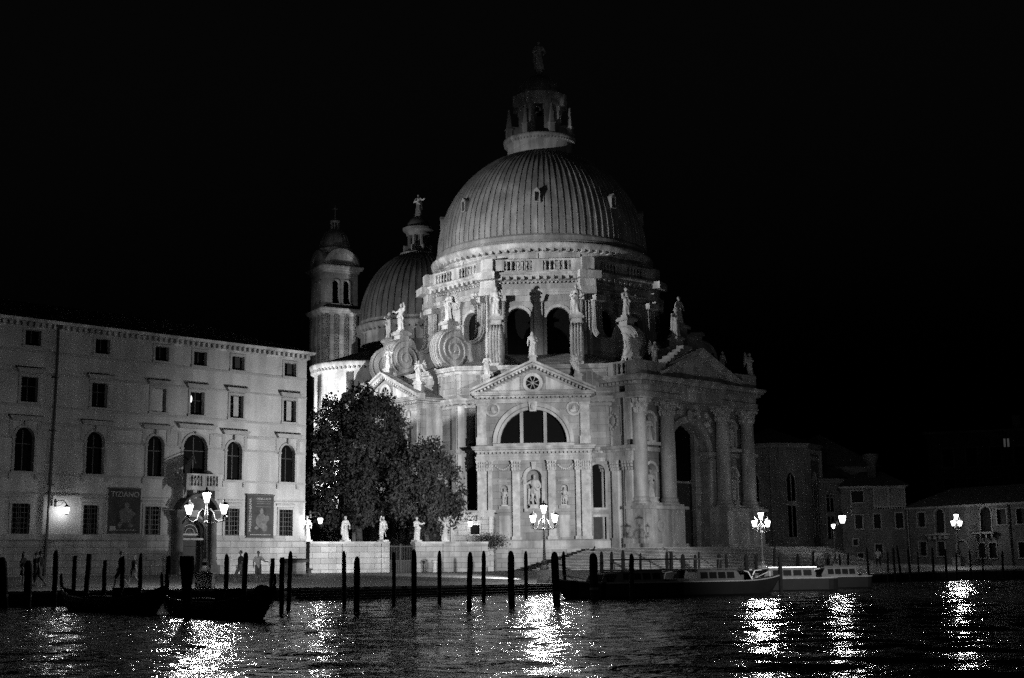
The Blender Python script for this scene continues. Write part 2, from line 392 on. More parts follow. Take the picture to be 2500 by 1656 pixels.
def ellipsoid(mb, c, rx, ry, rz, n=12, m=8):
    V = []; 
    for i in range(m+1):
        a = math.pi*i/m
        for k in range(n): g = 2*math.pi*k/n; V.append((c[0]+rx*math.sin(a)*math.cos(g), c[1]+ry*math.sin(a)*math.sin(g), c[2]-rz*math.cos(a)))
    mb.add(V, [(i*n+k, i*n+(k+1)%n, (i+1)*n+(k+1)%n, (i+1)*n+k) for i in range(m) for k in range(n)])
def fuse(mb, voxel, smooth=2):
    me = bpy.data.meshes.new('tmp'); me.from_pydata(mb.v, [], mb.f); me.validate(); o = bpy.data.objects.new('tmp', me); COL.objects.link(o)
    md = o.modifiers.new('r', 'REMESH'); md.mode = 'VOXEL'; md.voxel_size = voxel; md.use_smooth_shade = True
    if smooth: sm = o.modifiers.new('s', 'SMOOTH'); sm.iterations = smooth; sm.factor = 0.5
    dg = bpy.context.evaluated_depsgraph_get(); out = bpy.data.meshes.new_from_object(o.evaluated_get(dg))
    bpy.data.objects.remove(o); bpy.data.meshes.remove(me); return out
def skirt(mb, z0, z1, r0, r1, folds, depth, sx=1.0, cx=0, lean=0):
    n = 36; m = 8; V = []; ph = random.random()*6
    for i in range(m+1):
        t = i/m; z = z0+(z1-z0)*t; r_ = r0+(r1-r0)*t
        for k in range(n):
            a = 2*math.pi*k/n; q = r_*(1+depth*(1-t*.6)*math.sin(folds*a+ph+t*1.5)+depth*.5*math.sin((folds+4)*a-t*2))
            V.append((cx+lean*t+q*math.cos(a)*sx, q*math.sin(a)*.8, z))
    mb.add(V, [(i*n+k, i*n+(k+1)%n, (i+1)*n+(k+1)%n, (i+1)*n+k) for i in range(m) for k in range(n)]+[tuple(range(n-1,-1,-1)), tuple(range(m*n, m*n+n))])
def statue_mesh(kind, seed):
    random.seed(seed); mb = MB(); s = random.choice((-1, 1)); bare = kind in ('nude', 'warrior')
    if bare:
        capsule(mb, (-.05,0,.03), .035, (-.055,-.01,.27), .05); capsule(mb, (-.055,-.01,.27), .05, (-.05,0,.5), .075)
        capsule(mb, (.09*s,.02,.03), .035, (.085*s,-.03,.27), .05); capsule(mb, (.085*s,-.03,.27), .05, (.05*s,0,.5), .075)
        skirt(mb, .36, .56, .135, .10, 6, .12) if kind == 'warrior' else capsule(mb, (-.12,0,.42), .05, (.12,0,.52), .06)
        capsule(mb, (.12*s,.06,.05), .05, (.1*s,.06,.5), .06)
    else:
        skirt(mb, 0, .56, .155, .11, 7, .13, 1.0, 0, .02*s); capsule(mb, (.07*s,-.06,.2), .06, (.05*s,-.07,.42), .065)
    capsule(mb, (.01*s,0,.55), .10, (.0,0,.74), .115); capsule(mb, (-.1,0,.77), .055, (.1,0,.78), .055)
    capsule(mb, (0,0,.8), .04, (0,-.005,.87), .035); ellipsoid(mb, (.006*s,-.012,.925), .05, .058, .07)
    ellipsoid(mb, (.006*s,.012,.94), .06, .062, .065); capsule(mb, (.006*s,-.07,.915), .011, (.006*s,-.064,.935), .009)
    capsule(mb, (-.14*s,.02,.74), .06, (.1*s,-.1,.5), .05); capsule(mb, (.13*s,.04,.7), .05, (.15*s,.06,.25), .05)   # cloak folds
    def arm(sd, pose):
        sh = (.13*sd, 0, .76)
        if pose == 'up': el, ha = (.22*sd, -.02, .84), (.2*sd, -.06, 1.0)
        elif pose == 'out': el, ha = (.25*sd, -.05, .68), (.36*sd, -.12, .74)
        elif pose == 'chest': el, ha = (.2*sd, -.03, .6), (.06*sd, -.14, .66)
        elif pose == 'down': el, ha = (.19*sd, 0, .58), (.2*sd, -.05, .42)
        else: el, ha = (.22*sd, .0, .6), (.13*sd, -.1, .5)
        capsule(mb, sh, .05, el, .04); capsule(mb, el, .04, ha, .028); capsule(mb, ha, .03, (ha[0], ha[1]-.02, ha[2]-.03), .025)
        return ha
    poses = {'robed': ('chest','hip'), 'angel': ('chest','chest'), 'warrior': ('hip','out'), 'nude': ('up','hip'), 'staff': ('out','chest'), 'saint': ('out','up'), 'veiled': ('chest','down')}[kind]
    h1 = arm(s, poses[0]); arm(-s, poses[1])
    if kind in ('staff', 'saint'): capsule(mb, (h1[0], h1[1], h1[2]-.4), .012, (h1[0], h1[1], h1[2]+.32), .012, 6)
    if kind == 'veiled': capsule(mb, (0,.03,.72), .13, (0,.02,.92), .075)
    if kind == 'warrior': capsule(mb, (-.2*s,.0,.05), .03, (-.17*s,.02,.5), .05)
    if kind == 'angel':
        for sd in (-1, 1):
            for k in range(7):
                t = k/6
                capsule(mb, (.06*sd,.09,.74-.04*t), .035, (sd*(.17+.13*math.sin(math.pi*(t*.8+.1))), .15+.06*t, 1.0-.62*t), .03, 6)
    for _ in range(10):
        a = random.uniform(0, 6.28); z = random.uniform(.1, .7)
        capsule(mb, (.11*math.cos(a), .09*math.sin(a), z), .022, (.13*math.cos(a+.5), .1*math.sin(a+.5), z-.12), .02, 6)
    return fuse(mb, 0.016, 1)
STAT = {k: statue_mesh(k, i+3) for i, k in enumerate(('robed','angel','warrior','nude','staff','saint','veiled'))}
def statue(kind, loc, h, rz, label, group, ped=None, pw=0.5, parent_label=None):
    """ped = height of the plinth under the feet"""
    root = empty('stone_statue', loc, rz); tag(root, label, 'statue', group)
    ph = ped or 0.12
    o = put('figure', STAT[kind].copy(), STONE_C, root, (0,0,ph), 0, False); o.scale = (h, h, h)
    m = MB(); w = pw
    if ph > 0.3:
        m.box(-w*.62,w*.62,-w*.62,w*.62,0,ph*.16); m.box(-w*.48,w*.48,-w*.48,w*.48,ph*.16,ph*.78); m.box(-w*.62,w*.62,-w*.62,w*.62,ph*.78,ph*.9); m.box(-w*.5,w*.5,-w*.5,w*.5,ph*.9,ph+.01)
    else: m.box(-w*.5,w*.5,-w*.45,w*.45,0,ph+.01)
    put('plinth', m, STONE, root)
    return root

# ------------------------------------------------------------------ the domed church
CX, CY, T0 = 3.35, 146.0, 183.5
def frame(th, ap, cx=CX, cy=CY):              # facade frame: origin on the face, local x along the face, -y outwards
    a = R(th); return (cx+ap*math.sin(a), cy+ap*math.cos(a)), R(180-th)
church = empty('domed_church', (CX, CY, 1.0))
tag(church, 'large floodlit baroque church with a ribbed lead main dome, scrolled buttresses and pedimented fronts', 'church')
def cpart(name, mb, m, o2=(CX, CY), rz=0.0, smooth=False, parent=None):
    if parent is None: return put(name, mb, m, church, (o2[0]-CX, o2[1]-CY, -1.0), rz, smooth)
    return put(name, mb, m, parent, (0,0,0), 0, smooth)
def octa(ap, cx=CX, cy=CY, n=8, t0=T0, steps=1):     # corners, counter-clockwise from above
    c = ap/math.cos(math.pi/n); return [(cx+c*math.sin(R(t0+180/n-360/n*k)), cy+c*math.cos(R(t0+180/n-360/n*k))) for k in range(n)]
def loc8(ap, n=8):
    return [(x-CX, y-CY) for x, y in octa(ap)]
CORN = lambda z0, z1, o: [(0,z0),(o*.25,z0+.02),(o*.3,z0+(z1-z0)*.35),(o*.75,z0+(z1-z0)*.45),(o*.8,z0+(z1-z0)*.62),(o,z0+(z1-z0)*.8),(o,z1),(0,z1+.03)]
ARCHI = lambda z0, z1, o: [(0,z0),(o*.5,z0),(o*.5,z0+(z1-z0)*.45),(o*.8,z0+(z1-z0)*.47),(o*.8,z0+(z1-z0)*.8),(o,z0+(z1-z0)*.85),(o,z1),(0,z1+.02)]

# ambulatory walls (outer octagon)
AP = 18.0; AW = 2*AP*math.tan(math.pi/8)
FLANK = [(-5.85,1.5,6.6,10.6,1),(5.5,1.4,6.6,10.6,1)]
for k in range(8):
    th = (T0-45*k) % 360; (ox, oy), rz = frame(th, AP); m = MB(); m2 = MB()
    ops = list(FLANK) if k == 0 else ([(-6.4,1.5,6.6,10.6,1),(6.4,1.5,6.6,10.6,1)] if k in (7,6,1) else [])
    if k == 0: ops.append((5.55,1.35,2.9,5.75))
    if k == 1: ops.append((0,6.4,1.0,15.4))
    m.wall(-AW/2, AW/2, 1.0, 16.9, ops, 0.5)
    m.wall(-AW/2, AW/2, 16.9, 19.9, [], 0.3)
    w = cpart('ambulatory_wall', m, CHURCHW, (ox, oy), rz)
    if ops:
        for o in ops:
            if o[1] > 6: continue
            fm = MB(); fm.surround(o, -0.07, 0.02, 0.22)
            if len(o) > 4 and o[4]: fm.box(o[0]-.16, o[0]+.16, -.14, .0, o[3]+.1, o[3]+.5)
            ob = cpart('window' if o[2] > 4 else 'side_door', fm, STONE, parent=w)
            pm = MB(); pm.pane(o, 0.42); put('pane' if o[2] > 4 else 'door_leaf', pm, GLASS if o[2] > 4 else WOOD, ob)
            if o[2] > 4:
                for i in range(1, 5): pass
    # attic panels and pilaster strips
    for u in (-6.2, -3.7, -1.25, 1.25, 3.7, 6.2):
        m2.box(u-1.05,u+1.05,-.06,-.002,17.25,17.4); m2.box(u-1.05,u+1.05,-.06,-.002,19.2,19.35)
        m2.box(u-1.05,u-.93,-.06,-.002,17.4,19.2); m2.box(u+.93,u+1.05,-.06,-.002,17.4,19.2)
    for u in (-AW/2+.35, AW/2-.35): m2.box(u-.33,u+.33,-.16,-.003,3.7,16.2)
    cpart('wall_panels', m2, STONE, parent=w)
m = MB(); m.sweep(loc8(AP), CORN(19.25,19.95,.45), True); m.sweep(loc8(AP), CORN(16.0,16.9,.55), True); OP = loc8(AP)[2:]+loc8(AP)[:2]; m.sweep(OP, CORN(11.6,12.15,.3))
m.sweep(OP, [(0,2.9),(.18,2.92),(.18,3.55),(.05,3.7),(0,3.72)]); m.sweep(OP, ARCHI(10.85,11.2,.12))
cpart('ambulatory_cornice', m, STONE)
m = MB(); m.dentils(loc8(AP), .1, .4, 16.3, 16.5, .62, .26, True); m.dentils(OP, .08, .24, 11.7, 11.82, .5, .22); cpart('dentil_course', m, STONE)
m = MB(); m.sweep(loc8(11.0), [(6.6,19.86),(0.4,22.0)], True); cpart('ambulatory_roof', m, LEAD)

# drum
DA = 11.6; DW = 2*DA*math.tan(math.pi/8)
for k in range(8):
    th = (T0-45*k) % 360; (ox, oy), rz = frame(th, DA); m = MB(); ops = [(-1.98,2.35,20.6,26.65,1),(1.98,2.35,20.6,26.65,1)]
    m.wall(-DW/2, DW/2, 19.0, 30.0, ops, 0.7)
    w = cpart('drum_bay', m, CHURCHW, (ox, oy), rz)
    for o in ops:
        fm = MB(); fm.ring(o[0], o[3]-o[1]/2, o[1]/2, o[1]/2+.28, -.1, .03, 0, 180, 16)
        fm.box(o[0]-o[1]/2-.28, o[0]-o[1]/2, -.1, .03, 20.5, o[3]-o[1]/2); fm.box(o[0]+o[1]/2, o[0]+o[1]/2+.28, -.1, .03, 20.5, o[3]-o[1]/2)
        fm.box(o[0]-o[1]/2-.3, o[0]-o[1]/2+.02, -.18, .05, o[3]-o[1]/2-.14, o[3]-o[1]/2+.08); fm.box(o[0]+o[1]/2-.02, o[0]+o[1]/2+.3, -.18, .05, o[3]-o[1]/2-.14, o[3]-o[1]/2+.08)
        ob = cpart('window', fm, STONE, parent=w); pm = MB(); pm.pane(o, 0.6); put('pane', pm, GLASS, ob)
    pm = MB()
    pm.box(-.42,.42,-.22,-.01,20.5,27.2); pm.plate([(-.5,27.2),(.5,27.2),(.78,27.9),(-.78,27.9)], -.45, -.01)
    for u in (-4.35, 4.35): pm.box(u-.4,u+.4,-.3,-.01,20.5,27.9); pm.box(u-.5,u+.5,-.4,-.01,27.3,27.9)
    pm.box(-DW/2, DW/2, -.05, -.004, 28.35, 28.42)
    cpart('drum_pilasters', pm, STONE, parent=w)
m = MB(); m.sweep(loc8(DA), ARCHI(27.9,28.5,.22), True); m.sweep(loc8(DA), CORN(29.35,30.1,1.0), True)
for x, y in loc8(DA-.1):
    l = math.hypot(x, y); d = (y/l, -x/l)
    m.obox((x, y), (-y/l, x/l), 1.7, -.2, .75, 27.9, 28.6); m.obox((x, y), (-y/l, x/l), 1.7, -.2, .6, 28.6, 29.4)
    m.obox((x, y), (-y/l, x/l), 2.3, -.2, 1.35, 29.4, 30.12)
cpart('drum_cornice', m, STONE)
m = MB(); m.dentils(loc8(DA), .05, .85, 29.38, 29.72, .72, .34, True); m.dentils(loc8(DA), .05, .3, 29.08, 29.22, .4, .2, True); cpart('modillions', m, STONE)
m = MB(); m.prism([(x, y) for x, y in loc8(DA+.3)], 30.06, 30.2); cpart('drum_terrace', m, LEAD)
bal = octa(DA+.25)
for k in range(8):
    a, b = bal[k], bal[(k+1) % 8]; m = MB(); m.balustrade((a[0]-CX,a[1]-CY), (b[0]-CX,b[1]-CY), 30.2, 31.5, .34, .4, True, 1.6, .15)
    l = math.hypot(a[0]-CX, a[1]-CY); m.obox((a[0]-CX,a[1]-CY), (-(a[1]-CY)/l, (a[0]-CX)/l), 1.3, -.35, .35, 30.2, 31.56)
    cpart('balustrade', m, STONE)
# round attic under the dome
m = MB(); m.lathe([(11.0,30.0),(11.0,32.3)], 0, 0, 96, cap=False); m.lathe([(11.0,32.3),(11.15,32.35),(11.2,32.55),(11.85,32.75),(11.95,33.05),(12.0,33.25),(11.3,33.35)], 0, 0, 96, cap=False)
for k in range(16):
    a = R(T0+22.5*k); c = (11.02*math.sin(a), 11.02*math.cos(a)); m.obox(c, (math.cos(a), -math.sin(a)), .12, -.05, .1, 30.1, 32.3)
cpart('dome_attic', m, STONE, smooth=True)
m = MB()
for k in range(92):
    a = R(360/92*k); m.obox((11.1*math.sin(a), 11.1*math.cos(a)), (math.cos(a), -math.sin(a)), .3, -.62, -.02, 32.42, 32.72)
cpart('attic_brackets', m, STONE)
m = MB(); m.lathe([(11.6,33.32),(11.6,33.6),(11.45,33.65),(11.45,34.1),(11.32,34.3)], 0, 0, 96, cap=False); cpart('dome_kerb', m, LEAD)
def dome(cx, cy, r, z0, zr, nrib, t1, rib, ph=0):
    m = MB(); n = 26; P = [(r*math.cos(t1*i/n), z0+zr*math.sin(t1*i/n)) for i in range(n+1)]
    m.lathe(P, cx, cy, 96, cap=False); q = MB()
    for k in range(nrib):
        a = 2*math.pi*k/nrib+ph; V = []
        for i in range(n+1):
            t = t1*i/n; rr = r*math.cos(t); zz = z0+zr*math.sin(t); w = rib*.5*(1 if i < n*.8 else .7)
            for s_, o in ((-1,-.02),(-1,rib*1.1),(1,rib*1.1),(1,-.02)):
                ro = rr+o*math.cos(t); V.append((cx+ro*math.sin(a)+s_*w*math.cos(a), cy+ro*math.cos(a)-s_*w*math.sin(a), zz+o*math.sin(t)))
        q.add(V, [(i*4+j, i*4+j+1, i*4+j+5, i*4+j+4) for i in range(n) for j in range(3)])
    return m, q
a_, b_ = dome(0, 0, 11.25, 34.2, 11.7, 100, R(72), .085)
dm = cpart('main_dome', a_, LEAD, smooth=True); cpart('dome_seams', b_, LEAD, parent=dm)
for k in range(8):
    a = R(T0+45*k); ph = R(20); rr = 11.25*math.cos(ph); zz = 34.2+11.7*math.sin(ph)
    m = MB(); m.surround((0,.42,zz-.5,zz+.7,1), -.35, 1.0, .12); m.plate([(-.33,zz+.5),(.33,zz+.5),(0,zz+.95)], -.4, 1.2)
    o = put('dormer', m, LEAD, dm, ((rr+.1)*math.sin(a), (rr+.1)*math.cos(a), 0), R(180)-a)
    m = MB(); m.pane((0,.42,zz-.5,zz+.7,1), -.1); put('dormer_pane', m, GLASS, o) if False else None
# lantern
m = MB(); m.lathe([(3.55,44.6),(3.6,46.6),(3.75,46.7),(4.0,47.0),(4.05,47.25),(3.3,47.35)], 0, 0, 48, cap=False)
lan = cpart('lantern', m, STONE, smooth=True)
m = MB()
for k in range(64): a = R(360/64*k); m.obox((3.72*math.sin(a), 3.72*math.cos(a)), (math.cos(a), -math.sin(a)), .16, -.22, 0, 46.72, 46.95)
cpart('lantern_brackets', m, STONE, parent=lan)
m = MB()
for k in range(8):
    a = R(T0+22.5+45*k); d = (math.cos(a), -math.sin(a)); c = (2.15*math.sin(a), 2.15*math.cos(a))
    m.obox(c, d, .42, -.25, .25, 47.3, 50.6); m.obox(c, d, .6, -.38, .35, 50.5, 51.0); m.obox(c, d, .58, -.34, .34, 47.3, 47.9)
    c = (2.6*math.sin(a), 2.6*math.cos(a)); m.obox(c, d, .34, -.55, .2, 51.0, 51.8); m.obox(c, d, .55, -.55, .35, 51.8, 52.2)
    # side scroll
    m.obox((2.8*math.sin(a), 2.8*math.cos(a)), d, .28, -.5, .5, 47.3, 48.7)
m.lathe([(2.2,51.0),(2.5,51.1),(2.5,51.6),(2.95,51.9),(3.0,52.2),(2.3,52.3),(2.3,52.8)], 0, 0, 32, cap=False)
cpart('lantern_columns', m, STONE, parent=lan)
m = MB()
for k in range(8):
    a = R(T0+45*k+22.5); o = (.0, .0, .9)
    w = MB(); w.box(-.16,.16,-2.9,-1.7,0,0)
a_, b_ = dome(0, 0, 2.28, 52.7, 2.1, 24, R(84), .08)
ld = cpart('lantern_dome', a_, LEAD, parent=lan, smooth=True); m = MB()
m.lathe([(.34,54.7),(.42,54.85),(.3,55.0),(.42,55.2),(.42,55.3)], 0, 0, 16); b_.add(m.v, m.f); cpart('lantern_dome_seams', b_, LEAD, parent=lan)
for k in range(8):
    a = R(T0+45*k+22.5); m = MB(); m.box(-.28,.28,-.28,.28,47.25,48.3); m.box(-.36,.36,-.36,.36,48.3,48.42)
    m.add([(-.25,-.25,48.42),(.25,-.25,48.42),(.25,.25,48.42),(-.25,.25,48.42),(-.09,-.09,50.4),(.09,-.09,50.4),(.09,.09,50.4),(-.09,.09,50.4)], [(0,1,5,4),(1,2,6,5),(2,3,7,6),(3,0,4,7),(4,5,6,7)])
    ellipsoid(m, (0,0,50.5), .14, .14, .16, 8, 6)
    put('obelisk', m, STONE, lan, (3.6*math.sin(a), 3.6*math.cos(a), 0), R(180)-a)
statue('robed', (CX, CY, 55.25), 3.35, 0.1, 'stone figure on top of the lantern, highest point of the church', 'church roof statues', .35, .6)

# volutes (scrolled buttresses) with statues
def volute_mesh():
    m = MB(); c = (16.0, 22.15); r = 2.05; P = []       # (d, z)
    P += [(11.5,19.6),(11.5,27.4),(12.15,27.4),(12.2,25.6)]
    for k in range(10): a = R(180+90*k/9*1.25); P.append((13.9+1.65*math.cos(a), 24.9+1.75*math.sin(a)))
    P += [(14.9,24.1),(15.35,24.35)]
    for k in range(15): a = R(98-175*k/14); P.append((c[0]+r*math.cos(a), c[1]+r*math.sin(a)))
    P += [(16.9,20.1),(16.9,19.6)]
    w = .56
    # local: y = -d ; extrude in x
    n = len(P); m.add([(-w,-d,z) for d, z in P]+[(w,-d,z) for d, z in P], [tuple(range(n)), tuple(range(2*n-1,n-1,-1))]+[(i,n+i,n+(i+1)%n,(i+1)%n) for i in range(n)])
    g = MB()
    for sx in (-w-.02, w+.02):
        pts = []
        for k in range(70): a = R(98-k*14); q = (r-.12)*(1-k/78); pts.append((sx, -(c[0]+q*math.cos(a)), c[1]+q*math.sin(a)))
        g.tube(pts, .075, 5)
        pts = [(sx, -12.0, 27.2)]+[(sx, -(13.9+1.85*math.cos(R(180+112*k/9))), 24.9+1.95*math.sin(R(180+112*k/9))) for k in range(10)]
        g.tube(pts, .08, 5)
    for x in (-.42,-.14,.14,.42):
        pts = [(x, -(c[0]+(r+.0)*math.cos(R(80-150*k/12))), c[1]+(r+.0)*math.sin(R(80-150*k/12))) for k in range(13)]; g.tube(pts, .09, 5)
        pts = [(x, -12.15, 27.3),(x,-12.22,25.6)]+[(x, -(13.9+1.65*math.cos(R(180+100*k/8))), 24.95+1.75*math.sin(R(180+100*k/8))) for k in range(9)]; g.tube(pts, .09, 5)
    b = MB(); b.box(-.62,.62,-17.4,-15.7,19.7,20.35); b2 = MB(); b2.box(-.72,.72,-12.7,-11.6,27.2,27.75)
    b3 = MB(); b = b; b3.box(-.5,.5,-16.6,-15.5,23.9,24.6); b3.box(-.72,.72,-16.85,-15.3,24.6,24.85); b3.box(-.6,.6,-16.7,-15.4,24.85,25.0)
    return m, g, b, b2, b3
vm, vg, vb, vc, vd = volute_mesh(); v0 = None; kinds = ['veiled','robed','staff','robed','saint','angel','robed','staff']
vl = {0: ('over the near chapel front', ), 7: ('', ), 1: ('', )}
vnames = {(0,-1): 'veiled stone figure on the scroll left of the twin drum windows', (0,1): 'stone figure on the scroll right of the twin drum windows',
          (1,-1): 'dim stone figure on the scroll above the front balustrade corner', (1,1): 'faint tall figure on the rightmost scroll behind the great portico',
          (7,-1): 'brightly lit figure on the far left scroll beside the second dome', (7,1): 'stone figure on the bright left scroll under the drum cornice',
          (6,-1): 'stone figure on a scroll at the hidden back left of the drum', (6,1): 'floodlit figure second from the far left scroll of the drum'}
vi = 0
for k in (0, 1, 7, 6, 2, 5):
    th = (T0-45*k) % 360
    for s_ in (-1, 1):
        (ox, oy), rz = frame(th, 0); u = 3.85*s_; x0, y0 = ox+u*math.cos(rz), oy+u*math.sin(rz)
        if v0 is None:
            v0 = put('scroll_buttress', vm, LEAD if False else STONE, church, (x0-CX, y0-CY, -1.0), rz); put('scroll_ridges', vg, STONE, v0); put('scroll_footing', vb, STONE, v0); put('scroll_cap', vc, STONE, v0); put('statue_pedestal', vd, STONE, v0)
        else:
            c = v0.copy(); COL.objects.link(c); c.location = (x0-CX, y0-CY, -1.0); c.rotation_euler = (0,0,rz)
            for ch in v0.children: d = ch.copy(); COL.objects.link(d); d.parent = c
        if (k, s_) in vnames:
            a = R(th); statue(kinds[vi % 8], (x0+16.05*math.sin(a), y0+16.05*math.cos(a), 25.0), 2.75, rz, vnames[(k, s_)], 'church roof statues', .22, .8); vi += 1

# chapel fronts
def chapel(th, origin, depth=4.2, full=True):
    rz = R(180-th); o2 = origin
    ops = [(0,6.1,12.45,15.5,1),(0,1.35,6.5,10.0,1),(-2.72,.68,6.75,8.65,1),(2.72,.68,6.75,8.65,1)]
    m = MB(); m.wall(-5.2, 5.2, 1.0, 17.0, ops, .55); m.box(-5.2,-5.19,0,depth,1,17); m.box(5.19,5.2,0,depth,1,17)
    m.plate([(-5.2,17.0),(5.2,17.0),(0,19.4)], 0.02, .3)
    ch = cpart('chapel_front', m, CHURCHW, o2, rz)
    # lunette
    w = MB(); w.ring(0, 12.45, 3.05, 3.3, -.14, .03, 0, 180, 32); w.ring(0, 12.45, 3.35, 3.72, -.24, .03, 0, 180, 32)
    for u in (-1.08, 1.08): w.box(u-.15,u+.15,.12,.4,12.3,15.35)
    w.box(-3.72,3.72,-.2,.05,12.15,12.4)
    win = cpart('lunette_window', w, STONE, parent=ch); pm = MB(); pm.pane((0,6.1,12.45,15.5,1), .42); put('pane', pm, GLASS, win)
    # niches
    for u, wd, z0, z1 in ((0,1.35,6.5,10.0),(-2.72,.68,6.75,8.65),(2.72,.68,6.75,8.65)):
        n = MB(); h = wd/2; n.lathe([(h,z0),(h,z1-h)]+[(h*math.cos(R(a)), z1-h+h*math.sin(R(a))) for a in (20,45,70,88)], u, .5, 12, 0, 360, cap=False)
        n = MB()
        for zz0, zz1, r0, r1 in [(z0,z1-h,h,h)]+[(z1-h+h*math.sin(R(a)), z1-h+h*math.sin(R(a+30)), h*math.cos(R(a)), max(.02,h*math.cos(R(a+30)))) for a in (0,30,60)]:
            for i in range(10):
                a, b = R(18*i), R(18*i+18)
                n.poly([(u-r0*math.cos(a),.5*0+.12+r0*.9*math.sin(a),zz0),(u-r0*math.cos(b),.12+r0*.9*math.sin(b),zz0),(u-r1*math.cos(b),.12+r1*.9*math.sin(b),zz1),(u-r1*math.cos(a),.12+r1*.9*math.sin(a),zz1)])
        if wd > 1: n.ring(0, z1-h, h+.02, h+.32, -.2, .03, 0, 180, 20); n.box(-h-.42,-h,-.14,.03,z1-h-.2,z1-h); n.box(h,h+.42,-.14,.03,z1-h-.2,z1-h); n.box(-h-.3,-h-.02,-.1,.03,z0,z1-h); n.box(h+.02,h+.3,-.1,.03,z0,z1-h); n.box(-.9,.9,-.3,.1,z0-.3,z0)
        else: n.box(u-.5,u+.5,-.16,.1,z0-.28,z0); n.box(u-.55,u+.55,-.1,-.002,z1+.3,z1+.42); n.box(u-.5,u+.5,-.05,-.003,3.9,5.9)
        cpart('niche', n, STONE, parent=ch)
    # pilasters with bases and leafy capitals
    p = MB()
    for u, hw in ((-4.72,.42),(-3.98,.2),(-1.62,.34),(1.62,.34),(3.98,.2),(4.72,.42)):
        p.box(u-hw,u+hw,-.28,-.004,3.75,9.9); p.box(u-hw-.1,u+hw+.1,-.38,-.004,3.72,4.0)
        q = 0
        for r_ in range(3):
            z = 9.9+.3*r_; ex = .04+.07*r_; nn = max(2, int(hw*2/.2))
            for i in range(nn+1):
                uu = u-hw+2*hw*i/nn; p.box(uu-.075,uu+.075,-.34-ex,-.28,z+.04,z+.27)
        p.box(u-hw,u+hw,-.3,-.004,9.9,10.75); p.box(u-hw-.14,u+hw+.14,-.5,-.004,10.72,10.85)
        if abs(u) > 4.5: p.box(u-hw,u+hw,-.22,-.004,13.0,16.1); p.box(u-hw-.08,u+hw+.08,-.3,-.004,12.3,13.0); p.box(u-hw-.08,u+hw+.08,-.3,-.004,15.9,16.2)
    cpart('pilasters', p, STONE_C, parent=ch)
    # cornices, all round the projecting block
    c = MB(); path = [(-5.2,depth),(-5.2,0),(5.2,0),(5.2,depth)]
    path = [(-5.2,depth),(-5.2,-.25),(5.2,-.25),(5.2,depth)]
    c.sweep(path, ARCHI(10.85,11.25,.14)); c.sweep(path, CORN(11.6,12.15,.45)); c.sweep(path, ARCHI(16.1,16.45,.12)); c.sweep(path, CORN(16.6,17.1,.5))
    c.sweep(path, [(0,1.0),(.3,1.0),(.3,2.9),(.2,3.1),(.2,3.6),(.05,3.72),(0,3.72)])
    c.box(-5.2,5.2,-.25,-.01,11.22,11.62); c.box(-5.2,5.2,-.2,-.01,16.42,16.62)
    c.dentils([(-5.2,-.25),(5.2,-.25)], .05, .3, 11.45, 11.62, .36, .2); c.dentils([(-5.2,-.25),(5.2,-.25)], .05, .34, 16.5, 16.66, .4, .22)
    c.box(5.2,5.21,0,depth,1,17)
    cpart('chapel_cornice', c, STONE, parent=ch)
    # pediment
    d = MB()
    for s_ in (-1, 1):
        V = []
        for (o, z) in ((-.2,0),(-.45,.05),(-.5,.22),(-.72,.3),(-.75,.5),(.3,.52),(.3,0)):
            V += [(s_*5.75, o, 16.93+z), (0, o, 19.55+z)]
        d.add(V, [(2*i, 2*i+1, (2*i+3)%14, (2*i+2)%14) for i in range(7)]+[(0,2,4,6,8,10,12)])
        for i in range(17):
            t = (i+.5)/17; x = s_*5.5*(1-t); z = 16.9+2.62*t; d.box(x-.1,x+.1,-.42,-.18,z-.1,z+.08)
    d.ring(0, 17.95, .62, .92, -.14, .03, 0, 360, 28)
    for s_ in (-1, 1): d.plate([(s_*1.2,17.32),(s_*3.9,17.32),(s_*1.2,18.55)], -.06, .01)
    for i in range(4):
        a = R(45*i+22); x, z = .62*math.cos(a), .62*math.sin(a); d.tube([(-x,-.05,17.95-z),(x,-.05,17.95+z)], .035, 4)
    ped = cpart('pediment', d, STONE, parent=ch); o_ = MB(); o_.lathe([(0.0,0),(.62,0)], 0, 0, 24); o_ = MB(); o_.plate([(.63*math.cos(R(15*i)), 17.95+.63*math.sin(R(15*i))) for i in range(24)], -.03, .01); put('oculus_pane', o_, GLASS, ped)
    rf = MB(); rf.plate([(-5.8,17.0),(5.8,17.0),(0,19.75)], .32, 7.2); cpart('chapel_roof', rf, LEAD, parent=ch)
    # carved medallions, keystone, garlands
    k_ = MB()
    for s_ in (-1, 1):
        k_.ring(s_*3.72, 15.55, .5, .68, -.12, .0, 0, 360, 20); ellipsoid(k_, (s_*3.72,-.04,15.6), .2, .14, .3, 8, 6); ellipsoid(k_, (s_*3.6,-.03,15.35), .3, .1, .16, 8, 6)
        for i in range(9):
            t = i/8; ellipsoid(k_, (s_*(2.2+1.3*t),-.1, 10.4-.35*math.sin(math.pi*t)), .11, .1, .11, 6, 5)
    k_.plate([(-.3,15.3),(.3,15.3),(.42,16.2),(-.42,16.2)], -.45, -.02); ellipsoid(k_, (0,-.5,15.75), .24, .14, .34, 8, 6); k_.plate([(-.16,10.05),(.16,10.05),(.24,10.7),(-.24,10.7)], -.35, -.02)
    cpart('carved_ornament', k_, STONE_C, parent=ch)
    side = MB()
    for s_ in (-1, 1):
        side.box(s_*5.2-(.0 if s_ < 0 else .02), s_*5.2+(.02 if s_ < 0 else .0), 0.0, depth, 1.0, 17.0)
        x0, x1 = (-5.3,-5.2) if s_ < 0 else (5.2,5.3)
        side.box(x0,x1,.1,.8,3.75,16.05); side.box(x0,x1,depth-.8,depth-.05,3.75,16.05)
